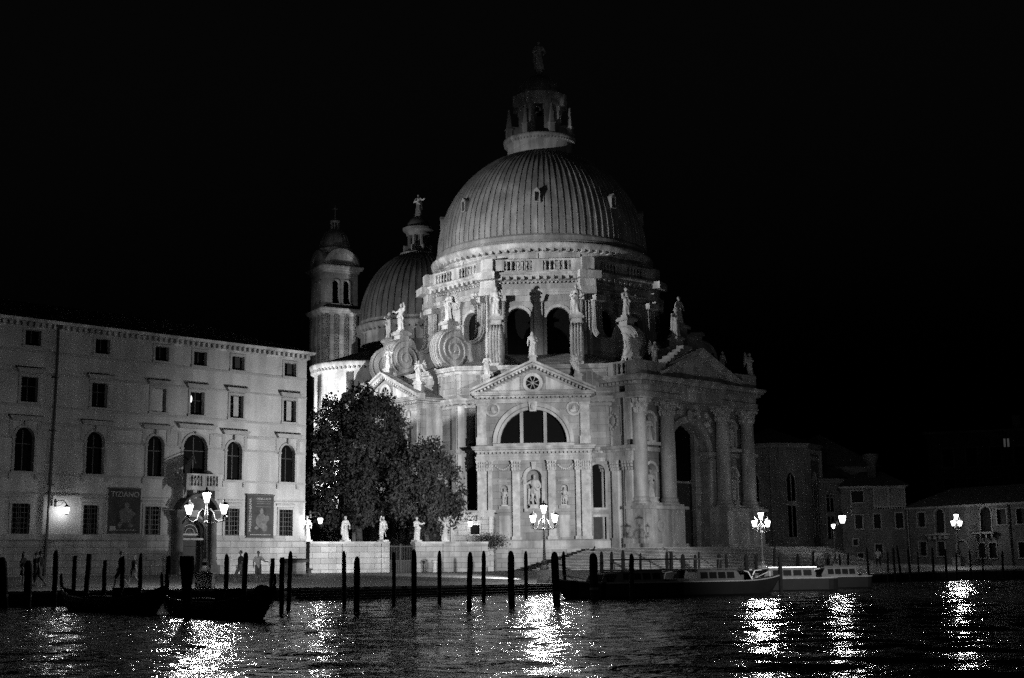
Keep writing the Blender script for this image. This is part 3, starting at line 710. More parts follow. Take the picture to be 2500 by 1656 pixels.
    cpart('chapel_side_wall', side, CHURCHW, parent=ch)
    return ch, rz
ORI = (1.85, 125.5)
chapel(T0, ORI)
(lx, ly), _ = frame(T0+45, 20.8); chapel(T0+45, (lx, ly))
(rx_, ry_), _ = frame(T0+90, 20.8); chapel(T0+90, (rx_, ry_))
def fp(o2, th, u, d, z): a = R(180-th); return (o2[0]+u*math.cos(a)+d*math.sin(R(th)), o2[1]+u*math.sin(a)+d*math.cos(R(th)), z)
G_ = 'church roof statues'
rzc = R(180-T0); rzl = R(180-T0-45)
statue('veiled', fp(ORI,T0,0,-.6,19.75), 2.25, rzc+.2, 'pale stone figure on the tip of the near chapel pediment', G_, .85, .62)
statue('robed', fp(ORI,T0,-4.3,-1.5,17.9), 1.95, rzc-.2, 'small stone figure left of the near chapel pediment, below a scroll', G_, 1.1, .75)
statue('angel', fp(ORI,T0,4.1,-1.5,17.9), 1.95, rzc+.2, 'small stone figure right of the near chapel pediment, below a scroll', G_, 1.0, .75)
LO = (lx, ly)
statue('staff', fp(LO,T0+45,-.3,-.5,19.6), 2.1, rzl+.3, 'bright stone figure on the tip of the left chapel pediment above the tree', G_, .9, .7)
statue('angel', fp(LO,T0+45,4.7,-.4,17.35), 2.05, rzl+.5, 'winged stone angel on the right corner of the left chapel', G_, 1.3, .8)
G3 = 'statues in the niches of the near chapel'
statue('warrior', fp(ORI,T0,0,-.15,6.5), 2.75, rzc, 'largest niche figure, in the middle of the near chapel wall', G3, .35, .8)
statue('nude', fp(ORI,T0,-2.72,-.08,6.75), 1.5, rzc+.1, 'small bare figure in the left niche of the near chapel', G3, .1, .6)
statue('warrior', fp(ORI,T0,2.72,-.08,6.75), 1.55, rzc-.2, 'small cloaked figure in the right niche of the near chapel', G3, .1, .6)

# great portico (canal entrance)
PF = (17.5, 131.86); PT = 135; prz = R(45)
m = MB(); arch = (0,6.2,2.9,14.75,1)
m.wall(-9.4, 9.4, 1.0, 16.6, [arch]+[(s_*6.35,1.5,z0,z1,1) for s_ in (-1,1) for z0, z1 in ((7.0,10.6),(12.6,15.3))], .5, 1.0)
for s_ in (-1, 1):
    x0, x1 = (3.1, 3.6) if s_ > 0 else (-3.6,-3.1)
    m.box(x0,x1,1.5,2.4,1.0,12.0)
por = cpart('portico', m, CHURCHW, PF, prz)
m = MB(); n = 20   # barrel vault and porch back wall
for k in range(n):
    a, b = math.pi*k/n, math.pi*(k+1)/n; m.poly([(3.1*math.cos(a),1.4,11.65+3.1*math.sin(a)),(3.1*math.cos(a),2.4,11.65+3.1*math.sin(a)),(3.1*math.cos(b),2.4,11.65+3.1*math.sin(b)),(3.1*math.cos(b),1.4,11.65+3.1*math.sin(b))])
cpart('porch', m, CHURCHW, parent=por)
m = MB(); m.box(-3.1,3.1,2.45,2.6,2.9,9.2); d_ = cpart('bronze_door', m, WOOD, parent=por); m = MB(); m.pane((0,6.2,9.2,14.75,1), 2.45); cpart('porch_fanlight', m, GLASS, parent=por)
m = MB(); m.box(-3.1,3.1,2.36,2.5,9.1,9.3)
m.ring(0, 11.65, 3.12, 3.75, .78, 1.0, 0, 180, 32)
for s_ in (-1, 1):
    x0, x1 = sorted((s_*3.1, s_*4.0)); m.box(x0,x1,.72,1.0,2.9,11.5)
    xa, xb = sorted((s_*2.85, s_*9.6)); m.box(xa,xb,.62,1.0,11.75,12.15); xa, xb = sorted((s_*2.8, s_*3.12)); m.box(xa,xb,1.0,2.4,11.7,12.15)
cpart('archivolt', m, STONE, parent=por)
for s_ in (-1, 1):                                 # pedestals
    m = MB()
    for uc, w in ((s_*8.4,.95),(s_*4.3,.95)): m.box(uc-w,uc+w,-1.0,1.0,2.95,6.35)
    xa, xb = sorted((s_*5.2, s_*7.5)); m.box(xa,xb,-.55,1.0,2.95,6.35)
    for z0, z1, o in ((2.9,3.25,.22),(6.35,6.65,.3)):
        xa, xb = sorted((s_*3.35, s_*9.35)); m.box(xa-o,xb+o,-1.0-o,1.0,z0,z1)
    for uc in (s_*8.4, s_*4.3): m.box(uc-.7,uc+.7,-1.06,-1.0,3.6,3.75); m.box(uc-.7,uc+.7,-1.06,-1.0,5.9,6.05); m.box(uc-.7,uc-.6,-1.06,-1.0,3.75,5.9); m.box(uc+.6,uc+.7,-1.06,-1.0,3.75,5.9)
    m.ring(s_*6.35, 4.9, .25, .6, -.68, -.55, 0, 360, 18)
    cpart('pedestal', m, STONE, parent=por)
def cap_mesh(m, x, y, r, z0, z1, n=16):
    h = z1-z0; m.lathe([(r*.88,z0),(r*1.0,z0+.5*h),(r*1.25,z1-.12*h)], x, y, n)
    for row, (z, rr, k) in enumerate(((z0+.02*h, r*.95, 8), (z0+.32*h, r*1.05, 8), (z0+.6*h, r*1.2, 8))):
        for i in range(k):
            a = R(360/k*(i+.5*row)); px, py = x+rr*math.sin(a), y-rr*math.cos(a); ellipsoid(m, (px,py,z+.16*h), r*.22, r*.22, h*.17, 6, 5); ellipsoid(m, (x+(rr+r*.17)*math.sin(a), y-(rr+r*.17)*math.cos(a), z+.26*h), r*.15, r*.15, h*.06, 6, 4)
    for sx in (-1,1):
        for sy in (-1,1): ellipsoid(m, (x+sx*r*1.1, y+sy*r*1.1, z1-.22*h), r*.22, r*.22, h*.12, 6, 5)
    m.box(x-r*1.35,x+r*1.35,y-r*1.35,y+r*1.35,z1-.1*h,z1)
for u in (-8.4,-4.3,4.3,8.4):
    m = MB(); m.box(u-.95,u+.95,-.95,.95,6.65,6.85); m.lathe([(.92,6.85),(.95,6.98),(.85,7.08),(.78,7.15),(.86,7.28),(.8,7.38),(.71,7.5),(.71,10.0),(.69,12.5),(.62,15.1)], u, 0, 28)
    c = cpart('giant_column', m, STONE, parent=por, smooth=False); m = MB(); cap_mesh(m, u, 0, .66, 15.1, 16.6); put('capital', m, STONE_C, c)
m = MB()
pth = [(-9.1,6.0),(-9.1,-.75),(-3.4,-.75),(-3.4,-.35),(3.4,-.35),(3.4,-.75),(9.1,-.75),(9.1,6.0)]
m.prism([(-9.1,1.0),(-9.1,-.72),(9.1,-.72),(9.1,1.0)], 16.6, 18.5)
m.sweep(pth, ARCHI(16.6,17.1,.14)); m.sweep(pth, CORN(17.7,18.55,.75))
cpart('entablature', m, STONE, parent=por)
m = MB(); m.dentils([(-9.1,-.75),(-3.4,-.75)], .1, .65, 17.75, 18.0, .5, .26); m.dentils([(-3.4,-.35),(3.4,-.35)], .1, .6, 17.75, 18.0, .5, .26); m.dentils([(3.4,-.75),(9.1,-.75)], .1, .65, 17.75, 18.0, .5, .26); m.dentils([(-9.1,6.0),(-9.1,-.75)], .1, .65, 17.75, 18.0, .5, .26)
cpart('portico_dentils', m, STONE, parent=por)
m = MB(); m.plate([(-5.6,18.55),(5.6,18.55),(0,21.1)], -.3, 4.0)
for s_ in (-1, 1):
    V = []
    for (o, z) in ((-.3,0),(-.7,.05),(-.75,.25),(-1.2,.35),(-1.25,.62),(.3,.64),(.3,0)): V += [(s_*6.2, o, 18.5+z), (0, o, 21.25+z)]
    m.add(V, [(2*i, 2*i+1, (2*i+3)%14, (2*i+2)%14) for i in range(7)]+[(0,2,4,6,8,10,12)])
    for i in range(16): t = (i+.5)/16; x = s_*5.9*(1-t); z = 18.45+2.7*t; m.box(x-.12,x+.12,-.65,-.28,z-.12,z+.1)
m.box(-6.2,6.2,-1.2,-.3,18.53,18.72)
m.ring(0, 19.5, .3, .5, -.42, -.28, 0, 360, 20); ellipsoid(m, (0,-.34,19.5), .2, .12, .28, 8, 6); ellipsoid(m, (1.5,-.33,19.1), .6, .1, .18, 8, 6); ellipsoid(m, (-1.5,-.33,19.1), .6, .1, .18, 8, 6)
pp = cpart('portico_pediment', m, STONE, parent=por)
m = MB()
for i in range(8): m.box(-4.2+.5*i, 4.2-.5*i, .6, 3.6, 19.4+.36*i, 19.4+.36*(i+1)+.01)
cpart('stepped_gable', m, STONE, parent=por)
for a, b in (((-9.2,-.55),(-5.2,-.55)), ((5.2,-.55),(9.2,-.55)), ((-9.2,5.4),(-9.2,-.55))):
    m = MB(); m.balustrade(a, b, 18.6, 19.95, .36, .42, True, 1.0, .16); cpart('portico_balustrade', m, STONE, parent=por)
m = MB(); m.prism([(-9.2,6),(-9.2,-.4),(9.2,-.4),(9.2,6)], 18.5, 18.62); cpart('portico_roof', m, LEAD, parent=por)
# flank with lower order and upper medallion panel
for s_ in (-1, 1):
    m = MB(); x = s_*9.0; xo = lambda q: x+s_*q
    def bx(q0, q1, y0, y1, z0, z1):
        a, b = sorted((xo(q0), xo(q1))); m.box(a, b, y0, y1, z0, z1)
    bx(-.4,0,1.0,7.0,1.0,16.6); bx(0,.28,.3,1.3,3.7,9.9); bx(0,.28,2.0,2.7,3.7,9.9); bx(0,.28,3.8,4.6,3.7,9.9)
    for y0, y1 in ((.3,1.3),(2.0,2.7),(3.8,4.6)):
        bx(0,.38,y0-.1,y1+.1,2.95,3.8)
        for r_ in range(3):
            for i in range(4): yy = y0+(y1-y0)*i/3; bx(.2,.36+.07*r_,yy-.08,yy+.08,9.92+.3*r_,10.17+.3*r_)
        bx(0,.5,y0-.14,y1+.14,10.75,10.86)
    bx(0,.4,.2,6.5,10.86,11.25); bx(0,.32,.2,6.5,11.25,11.65); bx(0,.85,-.2,6.9,11.85,12.15); bx(0,.55,0,6.7,11.65,11.85)
    bx(0,.25,.3,1.0,12.7,16.5); bx(0,.25,4.4,5.0,12.7,16.5)
    bx(0,.1,1.5,1.65,13.1,16.0); bx(0,.1,3.6,3.75,13.1,16.0); bx(0,.1,1.65,3.6,13.1,13.25); bx(0,.1,1.65,3.6,15.85,16.0)
    for i in range(12): a = R(30*i); ellipsoid(m, (xo(.06), 2.62+.55*math.cos(a), 14.55+.75*math.sin(a)), .1, .17, .17, 6, 5)
    ellipsoid(m, (xo(.08),2.62,14.55), .12, .3, .45, 8, 6)
    cpart('portico_flank', m, STONE, parent=por)
m = MB()   # carved spandrels and niche aedicules
rng = random.Random(4)
for s_ in (-1, 1):
    for (z0, z1) in ((7.0,10.6),(12.6,15.3)):
        o = (s_*6.35,1.5,z0,z1,1); m.ring(o[0], z1-.75, .75, 1.0, .35, 1.02, 0, 180, 16); m.box(o[0]-1.0,o[0]-.75,.5,1.02,z0,z1-.75); m.box(o[0]+.75,o[0]+1.0,.5,1.02,z0,z1-.75); m.box(o[0]-1.15,o[0]+1.15,.1,1.1,z0-.3,z0); m.box(o[0]-.75,o[0]+.75,1.45,1.5,z0,z1)
    for i in range(16):
        t = rng.random(); a = R(35+45*t); rr = 4.0+rng.random()*.9; ellipsoid(m, (s_*rr*math.cos(a)*1.02, .9, 11.9+rr*math.sin(a)*.98), .2+.2*rng.random(), .22, .16+.25*rng.random(), 7, 5)
ellipsoid(m, (0,.62,15.5), .3, .3, .6, 8, 6)
cpart('carved_spandrels', m, STONE_C, parent=por)
G4 = 'statues in the niches of the great portico'
statue('angel', fp(PF,PT,-6.35,-.55,7.0), 2.6, prz-.2, 'tall carved figure in the lower niche left of the great arch', G4, .5, .9)
statue('robed', fp(PF,PT,-6.35,-.55,12.6), 2.3, prz-.1, 'carved figure in the upper niche left of the great arch', G4, .12, .9)
statue('staff', fp(PF,PT,6.35,-.55,7.0), 2.6, prz+.2, 'dim carved figure in the lower niche right of the great arch', G4, .5, .9)
statue('veiled', fp(PF,PT,6.35,-.55,12.6), 2.3, prz+.1, 'dim carved figure in the upper niche right of the great arch', G4, .12, .9)
statue('saint', fp(PF,PT,0,-2.0,22.2), 2.9, prz, 'dim crowned figure on the stepped gable above the great portico', G_, 1.1, 1.0)
statue('angel', (11.35,124.6,19.95), 2.1, prz-.7, 'winged angel with spread wing on the left corner of the portico balustrade', G_, .2, .8)
statue('angel', fp(PF,PT,-5.3,-.4,19.95), 2.0, prz+.2, 'second winged angel on the portico balustrade, beside the pediment', G_, .2, .8)
statue('robed', fp(PF,PT,5.3,-.4,19.95), 2.1, prz, 'faint stone figure just right of the portico pediment', G_, .2, .8)
statue('angel', fp(PF,PT,8.9,.3,19.95), 2.2, prz+.3, 'faint winged figure on the far right corner of the portico', G_, .2, .8)

# second dome, apse and sacristy block
SX, SY = -11.0, 160.0
def lp(x, y): return (x-CX, y-CY)
l2 = lp(SX, SY); m = MB()
m.lathe([(6.7,18.0),(6.7,28.0),(6.75,28.1),(6.85,28.3),(7.25,28.5),(7.35,28.8),(7.4,29.0),(6.95,29.1),(6.95,29.6)], l2[0], l2[1], 72, cap=False)
for k in range(12): a = R(30*k); m.obox((l2[0]+6.72*math.sin(a), l2[1]+6.72*math.cos(a)), (math.cos(a), -math.sin(a)), .12, -.1, .05, 22, 28)
d2 = cpart('second_drum', m, STONE, smooth=True)
m = MB()
for k in range(60): a = R(6*k); m.obox((l2[0]+6.8*math.sin(a), l2[1]+6.8*math.cos(a)), (math.cos(a), -math.sin(a)), .26, -.42, 0, 28.2, 28.45)
cpart('second_drum_brackets', m, STONE, parent=d2)
a_, b_ = dome(l2[0], l2[1], 6.85, 29.5, 8.6, 52, R(76), .11)
d2 = cpart('second_dome', a_, LEAD, smooth=True); cpart('second_dome_seams', b_, LEAD, parent=d2)
m = MB(); m.lathe([(1.9,37.2),(2.0,37.6),(2.2,37.8),(2.2,38.0),(.95,38.05)], l2[0], l2[1], 32); m.lathe([(.8,38.0),(.8,40.2)], l2[0], l2[1], 12, cap=False)
for k in range(8):
    a = R(22.5+45*k); c = (l2[0]+1.15*math.sin(a), l2[1]+1.15*math.cos(a)); m.obox(c, (math.cos(a),-math.sin(a)), .2, -.14, .14, 38.0, 40.2)
    m.obox((l2[0]+1.55*math.sin(a), l2[1]+1.55*math.cos(a)), (math.cos(a),-math.sin(a)), .16, -.3, .35, 38.0, 38.9)
m.lathe([(1.3,40.2),(1.45,40.35),(1.5,40.6),(1.85,40.85),(1.9,41.1),(1.3,41.2)], l2[0], l2[1], 32); sl = cpart('second_lantern', m, STONE)
a_, b_ = dome(l2[0], l2[1], 1.4, 41.1, 1.5, 16, R(85), .06); cpart('small_cupola', a_, LEAD, parent=sl, smooth=True)
statue('staff', (SX, SY, 42.55), 2.5, -.3, 'stone figure with outstretched arm on top of the second dome', G_, .35, .6)
for i, a in enumerate((R(225), R(45))):
    ax, ay = SX+8.1*math.sin(a), SY+8.1*math.cos(a); q = lp(ax, ay); m = MB()
    m.lathe([(5.6,1.0),(5.6,22.6),(5.65,22.75),(5.7,22.95),(6.05,23.2),(6.15,23.5),(6.15,23.65),(5.3,23.8)], q[0], q[1], 72, cap=False)
    for k in range(8): b = R(45*k+10); m.obox((q[0]+5.62*math.sin(b), q[1]+5.62*math.cos(b)), (math.cos(b),-math.sin(b)), .8, -.05, .1, 3, 22.4)
    ap = cpart('apse', m, STONE, smooth=True); m = MB()
    for k in range(72): b = R(5*k); m.obox((q[0]+5.66*math.sin(b), q[1]+5.66*math.cos(b)), (math.cos(b),-math.sin(b)), .22, -.34, 0, 22.8, 23.05)
    cpart('apse_brackets', m, STONE, parent=ap); m = MB(); m.lathe([(6.0,23.6),(0.1,25.6)], q[0], q[1], 48); cpart('apse_roof', m, ROOF, parent=ap)
m = MB(); rot = R(45); 
def rp(u, v): return (l2[0]+u*math.cos(rot)-v*math.sin(rot), l2[1]+u*math.sin(rot)+v*math.cos(rot))
m.prism([rp(-8,-7), rp(8,-7), rp(8,7), rp(-8,7)], 1.0, 22.0); cpart('sanctuary_block', m, CHURCHW)
m = MB(); m.prism([(-4,2),(4,2),(4,10),(-4,10)], 1, 20); 
# podium and stairs
def offs(P, d):
    n = len(P); out = []
    for i in range(n):
        a, b, c = P[i-1] if i else None, P[i], P[i+1] if i < n-1 else None; ns = []
        for p, q in ((a, b), (b, c)):
            if p and q: dx, dy = q[0]-p[0], q[1]-p[1]; l = math.hypot(dx, dy); ns.append((dy/l, -dx/l))
        if len(ns) == 1: out.append((b[0]+ns[0][0]*d, b[1]+ns[0][1]*d))
        else: mx, my = ns[0][0]+ns[1][0], ns[0][1]+ns[1][1]; k = 2/(mx*mx+my*my); out.append((b[0]+mx*k*d, b[1]+my*k*d))
    return out
pod = [(5.6,128.0),(6.6,122.6),(12.2,119.0),(20.5,124.0),(30.5,134.5),(31.5,150)]
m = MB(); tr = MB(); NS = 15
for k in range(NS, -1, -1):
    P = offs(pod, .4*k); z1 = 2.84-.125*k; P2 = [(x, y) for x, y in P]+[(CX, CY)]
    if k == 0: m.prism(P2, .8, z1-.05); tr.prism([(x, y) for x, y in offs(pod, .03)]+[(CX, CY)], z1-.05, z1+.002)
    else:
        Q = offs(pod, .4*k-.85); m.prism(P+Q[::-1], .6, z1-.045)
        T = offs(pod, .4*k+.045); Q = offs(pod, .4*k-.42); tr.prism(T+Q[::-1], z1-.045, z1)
st_ = cpart('entrance_stairs', m, STEPD, (0, 0)); st_.location = (-CX, -CY, -1.0); cpart('stair_treads', tr, STEPM, parent=st_)  # dark risers against paler treads paint the shade lines of the steps
m = MB(); m.prism([(-3.9,128.5),(-3.9,124.7),(6.9,124.7),(6.9,128.5)], .8, 2.84); m.prism([(-3.7,128.4),(-3.7,124.9),(6.7,124.9),(6.7,128.4)], 2.84, 2.95)
o = cpart('chapel_podium', m, ASHLAR, (0, 0)); o.location = (-CX, -CY, -1.0)

# bell tower
BT = (-22.0, 168.0); bt = empty('bell_tower', (BT[0], BT[1], 1.0)); tag(bt, 'slim dim bell tower with onion cupola and paired arches, left of the domes', 'bell tower')
h = 2.2; m = MB()
m.box(-h,h,-h,h,0,31.4)
for s_ in (-1,1):
    for u in (-1.9,-.65,.65,1.9):
        m.box(u-.28,u+.28,-h-.14,-h-.002,14,31); m.box(-h-.14,-h-.002,u-.28,u+.28,14,31)
put('shaft', m, CHURCHW, bt, (0,0,0), R(30))
m = MB(); m.sweep([(-h,-h),(h,-h),(h,h),(-h,h)], [(o, z-1) for o, z in CORN(31.9,32.7,.5)], True); put('tower_ledge', m, STONE, bt, (0,0,0), R(30)); m = MB()
m.sweep([(-h,-h),(h,-h),(h,h),(-h,h)], [(o, z-1) for o, z in CORN(37.2,38.0,.55)], True); m.prism([(-h,-h),(h,-h),(h,h),(-h,h)], 36.6, 37.0); put('tower_cornice', m, STONE, bt, (0,0,0), R(30))
for q in range(4):
    m = MB(); ops = [(-.72,.95,32.3,35.3,1),(.72,.95,32.3,35.3,1)]; m.wall(-h, h, 31.4, 36.7, ops, .5, -h)
    for o in ops: m.surround(o, -h-.08, -h+.02, .12)
    b = put('belfry_wall', m, CHURCHW, bt, (0,0,0), R(30+90*q)); pm = MB()
    for o in ops: pm.pane(o, -h+1.2)
    put('belfry_opening', pm, GLASS, b)
for q in range(4):
    m = MB(); m.ring(0, 36.95, 1.75, 2.3, -h-.2, -h+.4, 0, 180, 16); m.plate([(1.8*math.cos(R(15*i)), 36.95+1.8*math.sin(R(15*i))*.95) for i in range(13)], -h-.05, 0); put('lobed_gable', m, STONE, bt, (0,0,0), R(30+90*q))
m = MB(); m.lathe([(1.7,37.0),(1.75,38.0),(2.0,38.9),(2.1,39.3),(2.15,39.5),(1.6,39.6)], 0, 0, 32); put('cupola_drum', m, STONE, bt, smooth=True)
a_, b_ = dome(0, 0, 1.85, 39.6, 2.6, 20, R(80), .06); cu = put('onion_cupola', a_, LEAD, bt, smooth=True); put('cupola_seams', b_, LEAD, cu)
m = MB()
for k in range(8): a = R(45*k); m.box(.5*math.sin(a)-.06,.5*math.sin(a)+.06,.5*math.cos(a)-.06,.5*math.cos(a)+.06,42.0,43.0)
m.lathe([(.62,41.95),(.62,42.08)], 0, 0, 16); m.lathe([(.62,43.0),(.65,43.2),(.3,43.3),(.05,43.8)], 0, 0, 16); m.tube([(0,0,43.6),(0,0,45.2)], .05, 5); m.tube([(-.35,0,44.8),(.35,0,44.8)], .05, 5)
put('finial', m, STONE, bt)

# ------------------------------------------------------------------ long plastered palazzo on the left
PO = (-15.22, 101.0); sem = empty('plastered_palazzo', (PO[0], PO[1], 1.0), R(45)); tag(sem, 'long four-storey plastered building with hooded windows and a columned doorway, at far left', 'building')
def sp(name, mb, m, parent=None, smooth=False): return put(name, mb, m, parent or sem, (0,0,-1.0) if parent is None else (0,0,0), 0, smooth)
F4 = [(u,1.04,15.42+.012*(-u-1.45)-.12,16.42+.012*(-u-1.45)-.12) for u in (-36.4,-31.5,-26.4,-21.3,-16.5,-12.1,-9.1,-6.0,-1.5)]
F3 = [(u,1.1,11.95,13.55) for u in (-36.4,-31.5,-26.4,-21.4,-16.6,-12.25,-9.25,-6.05,-1.5)]
F2 = [(u,1.26,7.62,10.36,1) for u in (-36.4,-31.5,-26.4,-21.55,-16.75,-12.35)]+[(-9.3,1.9,7.62,10.6,1)]+[(u,1.24,7.6,10.3,1) for u in (-6.15,-1.6)]
F1 = [(u,1.18,3.68,5.62) for u in (-36.4,-31.5,-26.4,-21.6,-16.85,-12.45,-6.25,-1.7)]
DOOR = (-9.4,1.75,0.9,4.75,1)
def yy(u): return 0.0
m = MB(); m.wall(-40, 0, 3.5, 17.0, F4+F3+F2+F1+[(-9.4,1.75,3.0,4.75,1)], .42)
m.box(-40,-.001,.45,13,3.5,17.0); sp('plaster_wall', m, PLASTER)
m = MB(); m.wall(-40, 0, 0.3, 3.5, [(-9.4,1.75,0.3,3.5)], .42, -.1); m.box(-40,-39.9,-.1,13,.3,3.5); m.box(-.1,.06,-.1,13,.3,3.5); m.box(-40.0,.08,-.16,-.1,3.42,3.56)
for i in range(8):
    z = .9+.36*i; m.box(-40,-10.3,-.112,-.1,z,z+.33); m.box(-8.5,.05,-.112,-.1,z,z+.33)
sp('ashlar_base', m, ASHLAR)
m = MB()
for z, hh in ((15.1,.16),(11.66,.14),(10.55,.2),(9.62,.14),(7.42,.14),(13.75,.12),(5.95,.1)):
    for a, b in ((-40,0.02),): 
        if 9 < z < 11:
            us = sorted([o[0] for o in F2]); p = -40
            for o in sorted(F2): 
                if z < 10: m.box(p, o[0]-o[1]/2-.3, -.035, -.002, z, z+hh); p = o[0]+o[1]/2+.3
                else: m.box(p, o[0]-o[1]/2-.45, -.035, -.002, z, z+hh); p = o[0]+o[1]/2+.45
            m.box(p, .02, -.035, -.002, z, z+hh)
        elif abs(z-5.95) < .01: m.box(-40,-16.0,-.1,-.002,6.15,6.22); m.box(-13.2,-11.2,-.1,-.002,6.15,6.22); m.box(-7.4,-5.3,-.1,-.002,6.15,6.22); m.box(-2.7,0.02,-.1,-.002,6.15,6.22)
        else: m.box(a, b, -.035, -.002, z, z+hh)
sp('string_courses', m, TRIM)
def hood(fm, u, z, w): fm.plate([(u-w/2+.12,z-.22),(u+w/2-.12,z-.22),(u+w/2,z),(u-w/2,z)], -.3, -.002); fm.box(u-w/2-.05,u+w/2+.05,-.36,-.002,z,z+.06)
for fl, L_ in ((4,F4),(3,F3),(2,F2),(1,F1)):
    for o in L_:
        fm = MB(); fm.surround(o, -.06, .02, .16)
        if fl == 3: hood(fm, o[0], 14.0, 1.85)
        if fl == 2:
            hood(fm, o[0], 10.98 if o[1] < 1.5 else 11.2, 2.2 if o[1] < 1.5 else 2.95)
            h = o[1]/2; fm.box(o[0]-h-.42,o[0]-h-.16,-.045,-.002,o[3]-h-.05,10.7); fm.box(o[0]+h+.16,o[0]+h+.42,-.045,-.002,o[3]-h-.05,10.7); fm.box(o[0]-.1,o[0]+.1,-.2,-.002,o[3]+.05,10.75)
            fm.box(o[0]-h-.26,o[0]-h+.02,-.12,-.002,o[3]-h-.1,o[3]-h+.02); fm.box(o[0]+h-.02,o[0]+h+.26,-.12,-.002,o[3]-h-.1,o[3]-h+.02)
            fm.box(o[0]-h-.34,o[0]-h-.12,-.1,-.002,o[2]-.5,o[2]-.1); fm.box(o[0]+h+.12,o[0]+h+.34,-.1,-.002,o[2]-.5,o[2]-.1)
        if fl == 1: fm.box(o[0]-.85,o[0]+.85,-.12,-.002,5.9,6.02)
        w = sp('window', fm, TRIM); pm = MB(); pm.pane(o, .32)
        put('pane', pm, GLASS, w)
        bars = MB(); bars.box(o[0]-.03,o[0]+.03,.27,.31,o[2],o[3]-(.2 if fl == 2 else 0))
        if fl in (2,3): bars.box(o[0]-o[1]/2,o[0]+o[1]/2,.27,.31,o[2]+(o[3]-o[2])*.62,o[2]+(o[3]-o[2])*.62+.05)
        if fl == 1:
            for i in range(5): bars.box(o[0]-.5+.25*i-.012,o[0]-.5+.25*i+.012,.02,.045,o[2],o[3])
            for i in range(6): bars.box(o[0]-.58,o[0]+.58,.02,.04,o[2]+.32*i+.1,o[2]+.32*i+.125)
        put('glazing_bars', bars, IRON, w)
        if fl == 3 and abs(o[0]+12.25) < .1:
            c = MB(); c.box(o[0]-.52,o[0]+.33,.04,.08,11.97,13.52); put('closed_blind', c, PLASTER, w)
        if fl == 3 and abs(o[0]+9.25) < .1:
            c = MB(); ellipsoid(c, (o[0]-.38,.2,13.05), .09, .06, .24, 10, 8); put('lamp_inside', c, GLOWD, w)
        if fl in (3,4) and o[0] > -7:
            c = MB(); c.box(o[0]-.12,o[0]+.3,.2,.25,o[2]+.1,o[3]-.05); put('curtain', c, MATS['dark_canvas'] if fl == 4 else TRIM, w)
m = MB(); path = [(-40,12),(-40,0),(.0,0),(0,12)]
m.sweep([(-40,0),(0,0),(0,12)], [(0,16.62),(.08,16.62),(.1,16.98),(.42,17.02),(.48,17.16),(.5,17.2),(0,17.22)])
m.dentils([(-40,0),(0,0)], .06, .38, 16.72, 16.98, .42, .2); m.dentils([(0,0),(0,12)], .06, .38, 16.72, 16.98, .42, .2); sp('eaves_cornice', m, STONE)
m = MB(); m.add([(-40.5,-.55,17.2),(.55,-.55,17.2),(.55,13.5,17.2),(-40.5,13.5,17.2),(-35,6.5,19.6),(-5,6.5,19.6)], [(0,1,5,4),(1,2,5),(2,3,4,5),(3,0,4),(0,3,2,1)]); sp('tiled_roof', m, ROOF)
m = MB(); m.tube([(-19.72,-.24,17.0),(-19.75,-.24,12),(-19.95,-.24,3.3),(-20.0,-.24,1.1)], .085, 8); m.box(-19.95,-19.5,-.4,-.1,16.75,17.05)
for z in (3.2,6.8,10.2,13.6): m.box(-19.95,-19.55,-.2,-.002,z,z+.07)
sp('drainpipe', m, IRON)
# doorway: columns, curved hood, carved lunette, door, balcony
m = MB()
for u in (-10.75,-8.05):
    m.box(u-.36,u+.36,-.9,-.1,.9,1.75); m.lathe([(.34,1.75),(.3,1.9),(.26,2.0),(.25,3.2),(.22,4.6),(.27,4.7),(.33,4.9)], u, -.5, 16); m.box(u-.36,u+.36,-.86,-.1,4.9,5.2)
    m.box(u-.3,u+.3,-.35,-.1,1.2,5.0)
m.ring(-9.4, 3.875, .875, 1.1, -.3, .02, 0, 180, 20); m.box(-10.5,-10.25,-.3,.02,.9,3.875); m.box(-8.55,-8.3,-.3,.02,.9,3.875)
m.ring(-9.4, 4.9, 1.42, 1.62, -1.05, 0, 22, 158, 20); m.plate([(-9.4+1.45*math.cos(R(22+136*k/16)), 4.9+1.45*math.sin(R(22+136*k/16))) for k in range(17)], -.4, -.1)
m.box(-11.2,-10.4,-1.05,0,5.15,5.38); m.box(-8.4,-7.6,-1.05,0,5.15,5.38)
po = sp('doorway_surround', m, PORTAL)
m = MB(); m.pane(DOOR, .36); dl = sp('double_door', m, WOOD); m = MB(); m.box(-10.2,-8.6,.25,.36,3.75,3.87)
for i in range(9): a = R(20*i+10); m.tube([(-9.4,.3,3.9),(-9.4+.8*math.cos(a),.3,3.9+.8*math.sin(a))], .02, 4)
for r_ in (.35,.6,.82): m.ring(-9.4, 3.88, r_-.02, r_+.02, .28, .32, 0, 180, 16)
put('fanlight_grille', m, IRONP, dl)
m = MB(); m.box(-10.75,-7.75,-1.05,-.002,6.75,6.92); 
for u in (-10.5,-9.7,-8.8,-8.0): m.plate([(u-.14,6.2),(u+.14,6.2),(u+.14,6.75),(u-.14,6.75)], -.75, -.002)
m.balustrade((-10.7,-.95),(-7.8,-.95), 6.92, 7.85, .22, .2, True, .34, .085); m.balustrade((-10.7,0),(-10.7,-.95), 6.92, 7.85, .2, .22, False, .2, .085); m.balustrade((-7.8,-.95),(-7.8,0), 6.92, 7.85, .2, .22, False, .2, .085)
sp('balcony', m, STONE)
fl = empty('draped_flag', (0,0,0)); tag(fl, 'dark flag hanging limp over the left end of the doorway balcony', 'flag')
fl.location = (PO[0], PO[1], 0); fl.rotation_euler = (0,0,R(45))
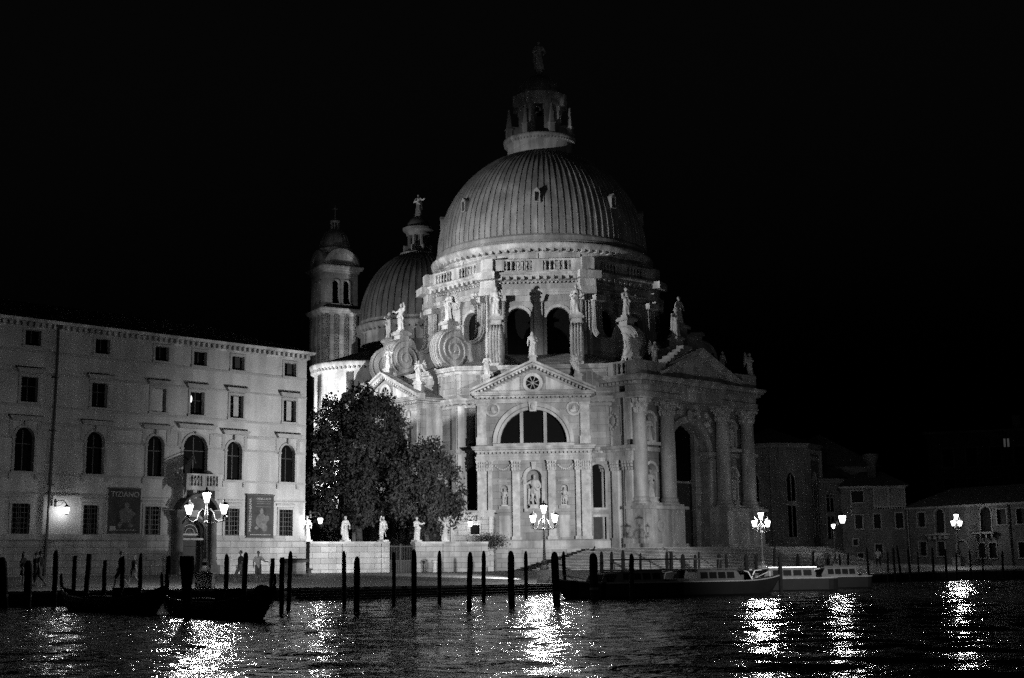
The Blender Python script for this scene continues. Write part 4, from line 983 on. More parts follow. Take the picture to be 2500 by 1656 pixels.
m = MB(); m.tube([(-9.3,-.1,8.6),(-9.9,-.7,9.15),(-10.95,-1.45,8.25)], .035, 6); put('flagpole', m, IRON, fl)
V = []; n = 12
for i in range(n+1):
    t = i/n
    for j in range(9):
        q = j/8; V.append((-9.75-1.2*t-.25*q*(1-t), -.6-.8*t+.09*math.sin(11*t+2*q)*q, 9.1-.95*t-(.85+1.0*t)*q))
m = MB(); m.add(V, [(i*9+j, i*9+j+1, (i+1)*9+j+1, (i+1)*9+j) for i in range(n) for j in range(8)]); put('flag_cloth', m, CLOTHD, fl, smooth=True)

def text_mesh(s, size):
    c = bpy.data.curves.new('t', 'FONT'); c.body = s; c.size = size; c.extrude = .004; c.align_x = 'CENTER'; c.align_y = 'CENTER'; c.resolution_u = 3
    o = bpy.data.objects.new('t', c); COL.objects.link(o); dg = bpy.context.evaluated_depsgraph_get(); me = bpy.data.meshes.new_from_object(o.evaluated_get(dg)); bpy.data.objects.remove(o); return me
def add_text(parent, name, s, size, loc, rot, mt, sx=1.0):
    o = put(name, text_mesh(s, size), mt, parent, loc); o.rotation_euler = rot; o.scale = (sx, 1, 1); return o
def banner(label, u0, u1, z0, z1, words, fig):
    b = empty('exhibition_banner', (PO[0], PO[1], 0), R(45)); tag(b, label, 'banner', 'exhibition banners on the palazzo')
    m = MB(); m.box(u0,u1,-.2,-.16,z0,z1); put('cloth', m, POSTER, b)
    m = MB(); m.box(u0-.06,u1+.06,-.24,-.12,z1,z1+.07); m.box(u0-.06,u1+.06,-.24,-.12,z0-.06,z0); put('hanging_rail', m, IRON, b)
    m = MB(); rng = random.Random(len(label)); cx, cz = fig
    ellipsoid(m, (cx,-.2,cz+.75), .16, .012, .22, 14, 8); ellipsoid(m, (cx-.02,-.2,cz+.1), .48, .012, .5, 16, 8); ellipsoid(m, (cx+.38,-.2,cz+.2), .28, .012, .16, 10, 6)
    for i in range(7): ellipsoid(m, (cx+rng.uniform(-.5,.5),-.199,cz+rng.uniform(-.6,.5)), rng.uniform(.08,.22), .012, rng.uniform(.08,.25), 9, 6)
    put('painted_figure', m, POSTER_M, b)
    for i, (s, size, u, z, rot, sx) in enumerate(words): add_text(b, 'lettering', s, size, (u,-.206,z), (R(90), 0, 0) if not rot else (R(90), R(-90), 0), POSTER_L, sx)
    m = MB()
    for j in range(3): m.box(u0+.25, u1-.25, -.206, -.2, z0+.18+.09*j, z0+.21+.09*j) if j < 1 else None
    put('small_print', m, POSTER_L, b); return b
b1 = banner('large dark banner lettered TIZIANO over a painted figure, between ground floor windows', -15.76, -13.46, 3.85, 6.72, [('TIZIANO', .50, -14.6, 6.35, 0, 1.02)], (-14.45, 4.9))
m = MB(); m.box(-15.65,-15.25,-.206,-.2,4.0,4.3); put('pale_corner_panel', m, POSTER_L, b1)
b2 = banner('dark banner with vertical lettering MANFREDINIANA and a pale portrait, right of the doorway', -5.12, -2.88, 3.62, 6.56, [('MANFREDINIANA', .30, -4.86, 5.2, 1, .98), ("OPERE D'ARTE", .2, -3.75, 6.32, 0, .95)], (-3.9, 4.7))
m = MB()
for z, a, b in ((6.12,-4.35,-3.1),(5.98,-4.3,-3.15),(5.76,-4.4,-3.1)): m.box(a,b,-.206,-.2,z,z+.035)
put('small_print', m, POSTER_M, b2)

def wall_lantern(name, loc, rz, label, s=1.0, side=-1, glow=None, watts=220):
    L_ = empty(name, loc, rz); tag(L_, label, 'wall lamp', 'lit wall lanterns')
    m = MB(); m.tube([(side*.5*s,.55*s,.55*s),(side*.45*s,.2*s,.7*s),(side*.2*s,0,.68*s),(0,0,.45*s)], .028*s, 6); m.box(side*.5*s-.06,side*.5*s+.06,.5*s,.6*s,.3*s,.8*s); m.tube([(side*.5*s,.5*s,.35*s),(side*.3*s,.2*s,.4*s),(side*.2*s,0,.62*s)], .018*s, 5)
    put('bracket', m, IRON, L_)
    m = MB(); m.lathe([(.02,.45*s),(.12*s,.36*s),(.2*s,.3*s),(.2*s,.26*s)], 0, 0, 8); m.lathe([(.08*s,-.2*s),(.1*s,-.16*s),(.1*s,-.13*s)], 0, 0, 8); put('cap', m, IRON, L_)
    m = MB(); m.lathe([(.1*s,-.13*s),(.19*s,.2*s),(.17*s,.26*s)], 0, 0, 8); put('lit_glass', m, glow or GLOWS, L_); bulb(L_, (0,0,.04*s), watts, .12*s)
    return L_
def s_world(u, d, z): a = R(45); return (PO[0]+u*math.cos(a)+d*math.sin(a), PO[1]+u*math.sin(a)-d*math.cos(a), z)
wall_lantern('wall_lantern', s_world(-18.95, .75, 5.15), R(45), 'lit wall lantern on the palazzo, between the drainpipe and the first banner', 1.0, -1, None, 65)
wall_lantern('wall_lantern', (-14.05, 100.7, 4.75), R(45), 'lit wall lantern at the right corner of the palazzo', 1.0, watts=190)

# ------------------------------------------------------------------ garden wall with statues, gate, lodge
A0, A1 = (-15.0, 101.3), (-2.9, 110.2)
gl = math.hypot(A1[0]-A0[0], A1[1]-A0[1]); ga = math.atan2(A1[1]-A0[1], A1[0]-A0[0]); gt = lambda px: (px-745)/(1170-745)*gl
gw = empty('garden_wall', (A0[0], A0[1], .9), ga); tag(gw, 'pale ashlar garden wall between the palazzo and the church', 'wall')
t1, t2 = 6.25, 8.55
t1, t2 = gl*.445, gl*.60
m = MB(); m.box(0,t1,-.25,.25,-.6,2.3); m.box(t2,gl+.8,-.25,.25,-.6,2.3); put('wall', m, ASHLAR, gw)
m = MB(); m.box(0,t1+.05,-.33,.33,2.3,2.45); m.box(t2-.05,gl+.8,-.33,.33,2.3,2.45); put('coping', m, STONE, gw)
m = MB()
for t in (t1-.35, t2+.3, gl*.2, gl*.79): m.box(t-.34,t+.34,-.36,.3,-.6,2.3)
put('pier', m, ASHLAR, gw)
m = MB()
for i in range(16): t = t1+(t2-t1)*(i+.5)/16; m.tube([(t,0,-.1),(t,0,2.2)], .025, 5)
for z in (.1,1.0,2.05): m.box(t1,t2,-.03,.03,z,z+.07)
m.box((t1+t2)/2-.06,(t1+t2)/2+.06,-.05,.05,-.1,2.3)
g = empty('iron_gate', (A0[0], A0[1], .9), ga); tag(g, 'dark iron gate in the garden wall', 'gate'); put('bars', m, IRON, g)
m = MB(); m.box(t1,t2,.04,.06,-.1,1.0); put('lower_panel', m, IRON, g)
def gwp(t, z=3.35): return (A0[0]+math.cos(ga)*t, A0[1]+math.sin(ga)*t, z)
for t, k, lb in ((-.12,'robed','bright garden wall statue beside the palazzo corner lamp'), (gl*.205,'robed','garden wall statue on its own halfway between palazzo and gate'), (t1-.35,'nude','garden wall statue on the pier left of the iron gate'), (t2+.3,'staff','garden wall statue on the pier right of the iron gate'), (gl*.79,'angel','garden wall statue nearest the small stone lodge')):
    statue(k, gwp(t), 1.78, ga+random.uniform(-.4,.4), lb, 'statues along the garden wall', .12, .62)
ld_ = empty('stone_lodge', (-3.3, 113.6, 1.0), R(-3)); tag(ld_, 'small stone lodge with pilasters and a square window, left of the near chapel', 'lodge')
m = MB(); m.wall(-2.6, 1.6, 0, 4.4, [(.1,.75,3.0,3.75)], .3); m.box(-2.6,1.6,.31,3.5,0,4.4); put('wall', m, ASHLAR, ld_)
m = MB(); m.box(-2.75,1.7,-.22,.02,4.4,4.75); m.box(-2.85,1.8,-.34,3.6,4.75,4.92)
for u in (-2.45,-1.75,1.4): m.box(u-.14,u+.14,-.12,-.002,2.2,4.4)
m.box(-2.7,1.7,-.16,-.002,2.0,2.2); m.surround((.1,.75,3.0,3.75), -.06, .02, .1); put('trim', m, STONE, ld_)
m = MB(); m.pane((.1,.75,3.0,3.75), .25); put('pane', m, GLASS, ld_)
wall_lantern('wall_lantern', (-3.55, 112.7, 4.75), 0, 'lit wall lantern in front of the small stone lodge', 1.0, 1, None, 55)
# wellhead and bollards
w = empty('stone_wellhead', (-14.3, 90.5, gz(-14.3,90.5)), R(20)); tag(w, 'dark octagonal wellhead with a flat lid in front of the garden wall', 'wellhead')
m = MB(); m.lathe([(.72,0),(.8,.1),(.72,.2),(.68,.75)], 0, 0, 8); put('drum', m, STEPM, w); m = MB(); m.lathe([(.95,.75),(.97,.9),(.9,.98),(.2,1.02)], 0, 0, 8); m.tube([(-.2,0,1.02),(-.1,0,1.14),(.1,0,1.14),(.2,0,1.02)], .02, 5); put('lid', m, IRON, w)
def bollard(x, y, h, lb, r=.13):
    b = empty('stone_bollard', (x, y, gz(x, y))); tag(b, lb, 'bollard'); m = MB(); m.lathe([(r*1.3,0),(r*1.2,h*.1),(r,h*.15),(r*.8,h*.72),(r*1.5,h*.78),(r*1.6,h*.9),(r*1.0,h)], 0, 0, 12); put('post', m, STEPM, b, smooth=False)
p = s_world(-7.2, 1.3, 0); bollard(p[0], p[1], 1.15, 'dark capped bollard just right of the columned doorway')
p = s_world(-12.0, 1.4, 0); bollard(p[0], p[1], 1.1, 'slim bollard left of the columned doorway, farther of two', .08)
p = s_world(-11.1, 1.4, 0); bollard(p[0], p[1], 1.2, 'slim bollard closest to the left doorway column', .08)
bollard(-6.0, 104.5, .9, 'round-headed bollard in front of the garden wall right of the gate', .16)
bollard(-13.0, 88.5, .45, 'low stump bollard right of the wellhead', .14)

# ------------------------------------------------------------------ street lamps
def lamp_parts(root, H, s, n_arm=2, glow=GLOW, arm=.6, watts=650):
    m = MB(); m.box(-.38*s,.38*s,-.38*s,.38*s,-.05,.62*s); m.box(-.42*s,.42*s,-.42*s,.42*s,.62*s,.7*s); put('stone_plinth', m, KERB, root)
    m = MB(); z0 = .7*s; top = H-.72*s
    m.lathe([(.26*s,z0),(.27*s,z0+.08*s),(.2*s,z0+.2*s),(.13*s,z0+.3*s),(.15*s,z0+.45*s),(.09*s,z0+.6*s),(.07*s,z0+1.2*s),(.055*s,top-.9*s),(.11*s,top-.85*s),(.06*s,top-.75*s),(.09*s,top-.5*s),(.05*s,top-.2*s),(.04*s,top)], 0, 0, 12)
    put('post', m, IRON, root)
    for k in range(n_arm):
        sg = -1 if k == 0 else 1; m = MB(); zb = top-.72*s; w = arm*s
        m.tube([(0,0,zb+.35*s),(sg*w*.22,0,zb+.46*s),(sg*w*.4,0,zb+.3*s),(sg*w*.5,0,zb),(sg*w*.75,0,zb-.12*s),(sg*w,0,zb-.02*s),(sg*w,0,zb+.12*s)], .035*s, 6)
        m.tube([(sg*w*.75,0,zb-.12*s),(sg*w*1.18,0,zb-.05*s),(sg*w*1.22,0,zb+.12*s),(sg*w*1.05,0,zb+.15*s)], .02*s, 5); m.tube([(0,0,zb-.1*s),(sg*w*.35,0,zb-.16*s),(sg*w*.7,0,zb-.12*s)], .022*s, 5)
        m.lathe([(.04*s,zb+.08*s),(.1*s,zb+.14*s),(.06*s,zb+.2*s)], sg*w, 0, 8)
        put('arm', m, IRON, root)
    spots = [(0, top)]+[((-1 if k == 0 else 1)*arm*s, top-.55*s) for k in range(n_arm)]
    for x, z in spots:
        m = MB(); m.lathe([(.05*s,z-.02*s),(.1*s,z+.02*s),(.11*s,z+.06*s)], x, 0, 8); m.lathe([(.21*s,z+.46*s),(.22*s,z+.5*s),(.13*s,z+.58*s),(.05*s,z+.62*s),(.05*s,z+.68*s),(.01,z+.76*s)], x, 0, 8)
        for i in range(4): a = R(45+90*i); m.tube([(x+.1*s*math.sin(a),.1*s*math.cos(a),z+.05*s),(x+.205*s*math.sin(a),.205*s*math.cos(a),z+.47*s)], .012*s, 4)
        ln = put('lantern', m, IRON, root); m = MB(); m.lathe([(.09*s,z+.06*s),(.195*s,z+.45*s)], x, 0, 8); put('lit_glass', m, glow, ln); bulb(ln, (x,0,z+.27*s), watts, .16*s)
def lamp(x, y, z, H, s, rz, lb, arm=.6, glow=GLOW, n=2, watts=650):
    r_ = empty('street_lamp', (x, y, z), rz); tag(r_, lb, 'street lamp', 'lit street lamps on the quay'); lamp_parts(r_, H, s, n, glow, arm, watts); return r_
lamp(-15.3, 69.0, gz(-15.3,69)+.02, 4.95, 1.1, R(3), 'three-lantern street lamp in front of the palazzo doorway', .78)
lamp(1.75, 82.0, gz(1.75,82)+.02, 4.75, 1.05, R(-10), 'three-lantern street lamp in front of the near chapel', .62)
lamp(17.75, 100.0, gz(17.75,100), 4.75, 1.05, R(30), 'three-lantern street lamp right of the great portico', .58)
lamp(38.8, 122.0, gz(38.8,122), 4.75, 1.05, R(40), 'three-lantern street lamp at far right before the low houses', .5, watts=170)
lamp(25.7, 112.0, gz(25.7,112), 3.9, .8, 0, 'small single-lantern lamp between the brick apses and the houses', .4, GLOW, 0, watts=200)
wall_lantern('wall_lantern', (30.1, 127.5, 5.15), R(-13), 'larger of two lit wall lanterns on the left edge of the brick house', 1.7, 1, GLOW, 200)
wall_lantern('wall_lantern', (28.9, 126.0, 4.5), R(-13), 'smaller, lower lit wall lantern just above the single street lamp', .8, 1, GLOWS, 60)

# ------------------------------------------------------------------ brick apses and houses on the right
def lancet(mb, gm, u, w, z0, z1, y=0):
    h = w/2; pts = [(u-h,z0),(u+h,z0),(u+h,z1-w*1.1)]+[(u+h-w*(1-math.cos(R(a))), z1-w*1.1+w*1.25*math.sin(R(a))) for a in (15,30,45,60)]
    L_ = [(2*u-x, z) for x, z in pts[2:]][::-1]; gm.plate(pts+L_, y-.06, y-.02)
    mb.box(u-h-.12,u-h,y-.14,y,z0,z1-w*1.1); mb.box(u+h,u+h+.12,y-.14,y,z0,z1-w*1.1); mb.box(u-.05,u+.05,y-.12,y-.06,z0,z1-.2)
    P = [(u+h+.12,z1-w*1.1)]+[(u+h+.1-(w+.1)*(1-math.cos(R(a))), z1-w*1.1+(w*1.25+.15)*math.sin(R(a))) for a in (15,30,45,62)]
    for a, b in zip(P, P[1:]):
        for sg in (1, -1):
            q = [(u+sg*(p[0]-u), p[1]) for p in (a, b)]; mb.tube([(q[0][0],y-.08,q[0][1]),(q[1][0],y-.08,q[1][1])], .09, 4)
    zz = z0+(z1-z0)*.48; mb.box(u-h,u+h,y-.13,y-.05,zz,zz+.5)
def brick_apse(name, cx, cy, ap, top, label, wins, t0):
    b = empty(name, (cx, cy, .9)); tag(b, label, 'apse', 'gothic brick apses'); c = ap/math.cos(math.pi/8)
    pts = [(c*math.sin(R(t0+22.5-45*k)), c*math.cos(R(t0+22.5-45*k))) for k in range(8)]; m = MB(); m.prism(pts, 0, top); put('brick_wall', m, BRICK, b)
    m = MB(); m.sweep(pts, [(0,top-.5),(.2,top-.4),(.25,top-.15),(.45,top-.1),(.45,top+.05),(0,top+.1)], True); m.sweep(pts, [(0,top-2.1),(.1,top-2.08),(.1,top-1.95),(0,top-1.9)], True)
    m.dentils(pts, 0, .2, top-1.0, top-.55, .55, .14, True)
    for i in range(8):
        a, d = pts[i], pts[(i+1)%8]; l = math.hypot(d[0]-a[0], d[1]-a[1])
        for j in range(5):
            t = (j+.5)/5; x, y = a[0]+(d[0]-a[0])*t, a[1]+(d[1]-a[1])*t; nx, ny = (d[1]-a[1])/l, -(d[0]-a[0])/l; dx, dy = (d[0]-a[0])/l, (d[1]-a[1])/l
            m.tube([(x+nx*.1+dx*.28*math.cos(R(q))*l/4.3, y+ny*.1+dy*.28*math.cos(R(q))*l/4.3, top-1.75+.5*math.sin(R(q))) for q in (0,45,90,135,180)], .07, 4)
    put('brick_frieze', m, MATS['carved_stone'] if False else TRIM, b)
    for x, y in pts:
        pass
    m = MB()
    for x, y in pts: l = math.hypot(x, y); m.obox((x, y), (-y/l, x/l), .55, -.15, .28, 0, top-.5)
    put('corner_buttresses', m, BRICK, b)
    m = MB(); m.lathe([(c+.3,top+.06),(.1,top+2.2)], 0, 0, 8); put('roof', m, ROOF, b, (0,0,0), 0)
    for (th, u, w, z0, z1) in wins:
        mb, gm = MB(), MB(); lancet(mb, gm, u, w, z0, z1, -ap); o = put('lancet_window', mb, STONE, b, (0,0,0), R(180-th)); put('pane', gm, GLASS, o)
    return b
brick_apse('gothic_apse', 28.9, 155.5, 5.0, 13.3, 'taller gothic brick apse with lancet windows, directly right of the great portico', [(166,0,.95,3.2,10.2),(211,0,1.0,3.2,10.2),(121,0,1.0,3.2,10.2),(256,0,.9,3.2,10.2)], 166)
brick_apse('gothic_apse', 34.6, 158.0, 3.4, 9.6, 'lower gothic brick apse between the taller apse and the brick house', [(170,0,.8,3.0,8.2),(215,0,.8,3.0,8.2),(125,0,.8,3,8.2)], 170)
gn = empty('gothic_nave', (38, 166, .9), R(10)); tag(gn, 'dark brick church nave with sloping roof behind the two apses', 'church'); m = MB(); m.box(-10,4,-4,14,0,11.5); put('wall', m, BRICK, gn); m = MB(); m.plate([(-10.6,11.5),(4.6,11.5),(-3,15.2)], -4.4, 14.5); put('roof', m, ROOF, gn)

def house(name, origin, th, u0, u1, top, depth, wins, label, roof_h, extra=None, base=.8):
    b = empty(name, (origin[0], origin[1], base), R(180-th)); tag(b, label, 'house'); dz = -base
    ops = [(o[0], o[1], o[2], o[3], o[4] if len(o) > 4 else 0) for o in wins]; m = MB(); m.wall(u0, u1, .2, top, ops, .3); m.box(u0,u1,.31,depth,.2,top)
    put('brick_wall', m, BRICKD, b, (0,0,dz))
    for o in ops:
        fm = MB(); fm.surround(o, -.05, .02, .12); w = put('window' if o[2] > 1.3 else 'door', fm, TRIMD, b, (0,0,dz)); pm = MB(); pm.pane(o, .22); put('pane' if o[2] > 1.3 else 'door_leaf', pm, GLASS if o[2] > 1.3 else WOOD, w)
    m = MB(); m.sweep([(u0,depth),(u0,0),(u1,0),(u1,depth)], [(0,top-.2),(.12,top-.15),(.2,top),(0,top+.02)]); put('eaves', m, TRIMD, b, (0,0,dz))
    m = MB(); c = (u0+u1)/2; m.add([(u0-.4,-.4,top),(u1+.4,-.4,top),(u1+.4,depth+.4,top),(u0-.4,depth+.4,top),(u0+2,depth/2,top+roof_h),(u1-2,depth/2,top+roof_h)], [(0,1,5,4),(1,2,5),(2,3,4,5),(3,0,4),(0,3,2,1)]); put('tiled_roof', m, ROOF, b, (0,0,dz))
    return b, dz
HO = (36.97, 131.0)
h1, dz = house('brick_house', HO, 193, -5.9, 0.05, 8.5, 8, [(-4.38,1.08,6.99,8.04),(-4.36,.64,4.5,5.76),(-2.66,.6,4.5,5.8),(-.64,.65,4.5,5.87),(-4.75,.42,2.94,3.5),(-2.65,.62,1.7,3.0),(-4.36,.48,1.5,2.2)], 'narrow three-storey brick house with a glazed top-floor loggia', 1.6)
m = MB(); m.box(-2.95,-.02,-.45,-.001,6.45,6.6); m.dentils([(-2.95,0),(-.02,0)], 0, .4, 6.3, 6.45, .22, .1); m.box(-2.95,-2.8,-.42,-.001,6.6,8.3); m.box(-.15,0,-.42,-.001,6.6,8.3); m.box(-1.62,-1.45,-.42,-.001,6.6,8.3); m.box(-2.95,0,-.45,-.001,8.2,8.45)
for i in range(8): u = -2.8+2.65*i/7; m.box(u-.03,u+.03,-.4,-.001,6.6,8.2)
lg = put('loggia', m, TRIMD, h1, (0,0,dz)); m = MB(); m.box(-2.8,-.15,-.34,-.3,6.62,8.2); put('loggia_pane', m, CURTAIN if False else CLOTHM, lg)
m = MB(); m.box(-3.3,-2.5,2.0,2.8,8.5,10.6); m.lathe([(.42,10.6),(.75,11.5),(.75,11.7)], -2.9, 2.4, 8); put('chimney', m, BRICKD, h1, (0,0,dz))
h2, dz = house('low_brick_house', HO, 238, 0.1, 15.5, 6.35, 8, [(1.79,.91,4.55,5.85),(3.95,1.06,3.93,6.1,1),(9.16,1.13,3.91,6.1,1),(10.86,.96,4.5,5.8),(12.9,.9,4.5,5.78),(1.79,.86,1.88,3.14),(3.92,.88,1.86,3.13),(8.55,.72,1.6,2.9),(9.7,.77,1.6,2.9),(6.37,1.2,.95,3.2,1),(12.9,.9,1.6,2.9)], 'long low two-storey brick house with arched balcony windows at far right', 1.8)
for u in (3.85, 9.1):
    m = MB(); m.box(u-1.2,u+1.2,-.55,-.001,3.7,3.85)
    for q in (-.9,-.3,.3,.9): m.plate([(u+q-.08,3.35),(u+q+.08,3.35),(u+q+.08,3.7),(u+q-.08,3.7)], -.45, -.001)
    put('balcony', m, TRIMD, h2, (0,0,dz))
m = MB(); m.tube([(11.6,-.12,6.3),(11.7,-.12,.9)], .07, 6); m.tube([(.25,-.12,6.3),(.3,-.12,.9)], .07, 6); put('drainpipe', m, IRON, h2, (0,0,dz))
pal = empty('distant_palazzo', (62, 182, 1.0), R(-18)); tag(pal, 'barely visible tall dark building behind the low houses at far right', 'building')
ops = [(u,1.3,z,z+2.4) for u in (-4.5,-1.5,1.5,4.5,7.5) for z in (4,8.5,12.6)]
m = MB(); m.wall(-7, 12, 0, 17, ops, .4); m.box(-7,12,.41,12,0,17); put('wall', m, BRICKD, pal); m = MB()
for o in ops: m.surround(o, -.08, .02, .2)
put('window', m, TRIMD, pal) if False else None
for o in ops[2:3]:
    pass
for o in ops:
    m = MB(); m.surround(o, -.08, .02, .2); w = put('window', m, TRIMD, pal); m = MB(); m.pane(o, .3); put('pane', m, GLASS, w)
m = MB(); m.box(2.6,2.85,-.02,-.001,15.0,16.1); m.box(3.05,3.3,-.02,-.001,15.0,16.1); put('faintly_lit_window', m, mat('faint_lit_window', .8, emit=.035), pal)
m = MB(); m.plate([(-7.5,17),(12.5,17),(12.5,17.3),(-7.5,17.3)], -.6, 12.5); m.box(4,5,4,5,17.3,19.5); put('roof', m, ROOF, pal)

# ------------------------------------------------------------------ trees
def tree(name, x, y, z0, blobs, nleaf, label, seed, trunk_r, limbs, ls=.16):
    rng = np.random.RandomState(seed); t = empty(name, (x, y, z0)); tag(t, label, 'tree')
    V = []; B = np.array(blobs); wts = B[:,3]**2.0*B[:,5]; wts /= wts.sum(); cen = []
    ncl = nleaf//26; idx = rng.choice(len(B), ncl, p=wts)
    d = rng.normal(size=(ncl,3)); d /= np.linalg.norm(d, axis=1)[:,None]; rr = rng.uniform(.3,1.25,ncl)**.6
    C_ = B[idx,:3]+d*rr[:,None]*B[idx][:,[3,4,5]]
    keep = (np.sin(C_[:,0]*2.1+1)+np.sin(C_[:,2]*2.3+C_[:,0])+np.sin(C_[:,1]*1.9)) > -0.75; C_ = C_[keep]
    n = len(C_)*26; P = np.repeat(C_, 26, 0)+rng.normal(size=(n,3))*np.array([.24,.24,.2])
    a = rng.normal(size=(n,3)); a /= np.linalg.norm(a, axis=1)[:,None]; b = np.cross(a, rng.normal(size=(n,3))); b /= np.linalg.norm(b, axis=1)[:,None]
    s = (ls*rng.uniform(.6,1.3,n))[:,None]; q = np.stack([P-a*s, P-b*s*.55, P+a*s, P+b*s*.55], 1).reshape(-1,3)
    me = bpy.data.meshes.new('crown'); me.vertices.add(len(q)); me.vertices.foreach_set('co', q.astype(np.float32).ravel()); me.loops.add(len(q)); me.loops.foreach_set('vertex_index', np.arange(len(q), dtype=np.int32))
    me.polygons.add(n); me.polygons.foreach_set('loop_start', np.arange(0, 4*n, 4)); me.polygons.foreach_set('loop_total', np.full(n, 4)); me.update()
    put('crown', me, LEAF, t)
    m = MB(); random.seed(seed); h = limbs[0]; m.tube([(0,0,0),(.08,0,h*.4),(-.05,.1,h*.8),(0,0,h*1.2)], [trunk_r*1.3,trunk_r,trunk_r*.85,trunk_r*.6], 10)
    for bx, by, bz, *_ in blobs:
        z = h*random.uniform(.6,1.1); m.tube([(0,0,z),(bx*.45,by*.45,z+(bz-z)*.4),(bx,by,bz)], [trunk_r*.5,trunk_r*.3,trunk_r*.1], 6)
        for k in range(4): e = (bx+random.uniform(-1,1)*1.2, by+random.uniform(-1,1)*1.2, bz+random.uniform(-.3,1.2)); m.tube([(bx*.7,by*.7,z+(bz-z)*.65),e], [trunk_r*.16,trunk_r*.04], 5)
    put('trunk', m, BARK, t); return t
tree('plane_tree', -12.6, 112.5, 1.0, [(0,0,13.2,2.0,1.8,1.9),(-1.9,0,12.3,1.8,1.6,1.8),(1.3,.2,12.4,1.9,1.7,1.6),(2.5,0,10.6,1.6,1.6,1.5),(-2.2,.2,9.6,1.9,1.7,1.9),(.2,-.4,10.2,2.4,2,2.0),(2.4,-.4,8.2,1.9,1.6,1.8),(-2.6,-.2,6.6,1.7,1.6,1.9),(.2,-.3,7.2,2.6,2.1,2.1),(2.2,-.6,5.6,1.9,1.6,1.6),(-.8,-.4,4.9,2.4,1.8,1.4),(-3.2,0,11.0,.8,.8,.9),(3.0,0,12.2,.9,.8,.8),(1.9,0,13.5,1.2,1.1,1.0)], 52000, 'large leafy tree, its crown dark against the floodlit apse behind', 3, .3, (5.5,))
tree('bay_tree', -6.85, 109.0, 1.0, [(0,0,9.0,1.5,1.4,1.5),(.9,.2,7.6,1.5,1.3,1.5),(-1.2,0,7.4,1.6,1.4,1.7),(1.5,0,5.9,1.5,1.4,1.4),(-.6,-.2,5.6,2.0,1.6,1.6),(.4,-.2,4.3,2.2,1.6,1.2)], 27000, 'shorter dark tree in front of the church wall, right of the large tree', 9, .2, (3.8,), .14)
tree('garden_shrub', -1.6, 111.6, 2.9, [(0,0,.5,.9,.6,.5),(-.8,0,.3,.7,.5,.35)], 1800, 'small spindly shrub beside the lodge lamp', 12, .05, (.5,), .07)
hg = MB()
structure_h = None

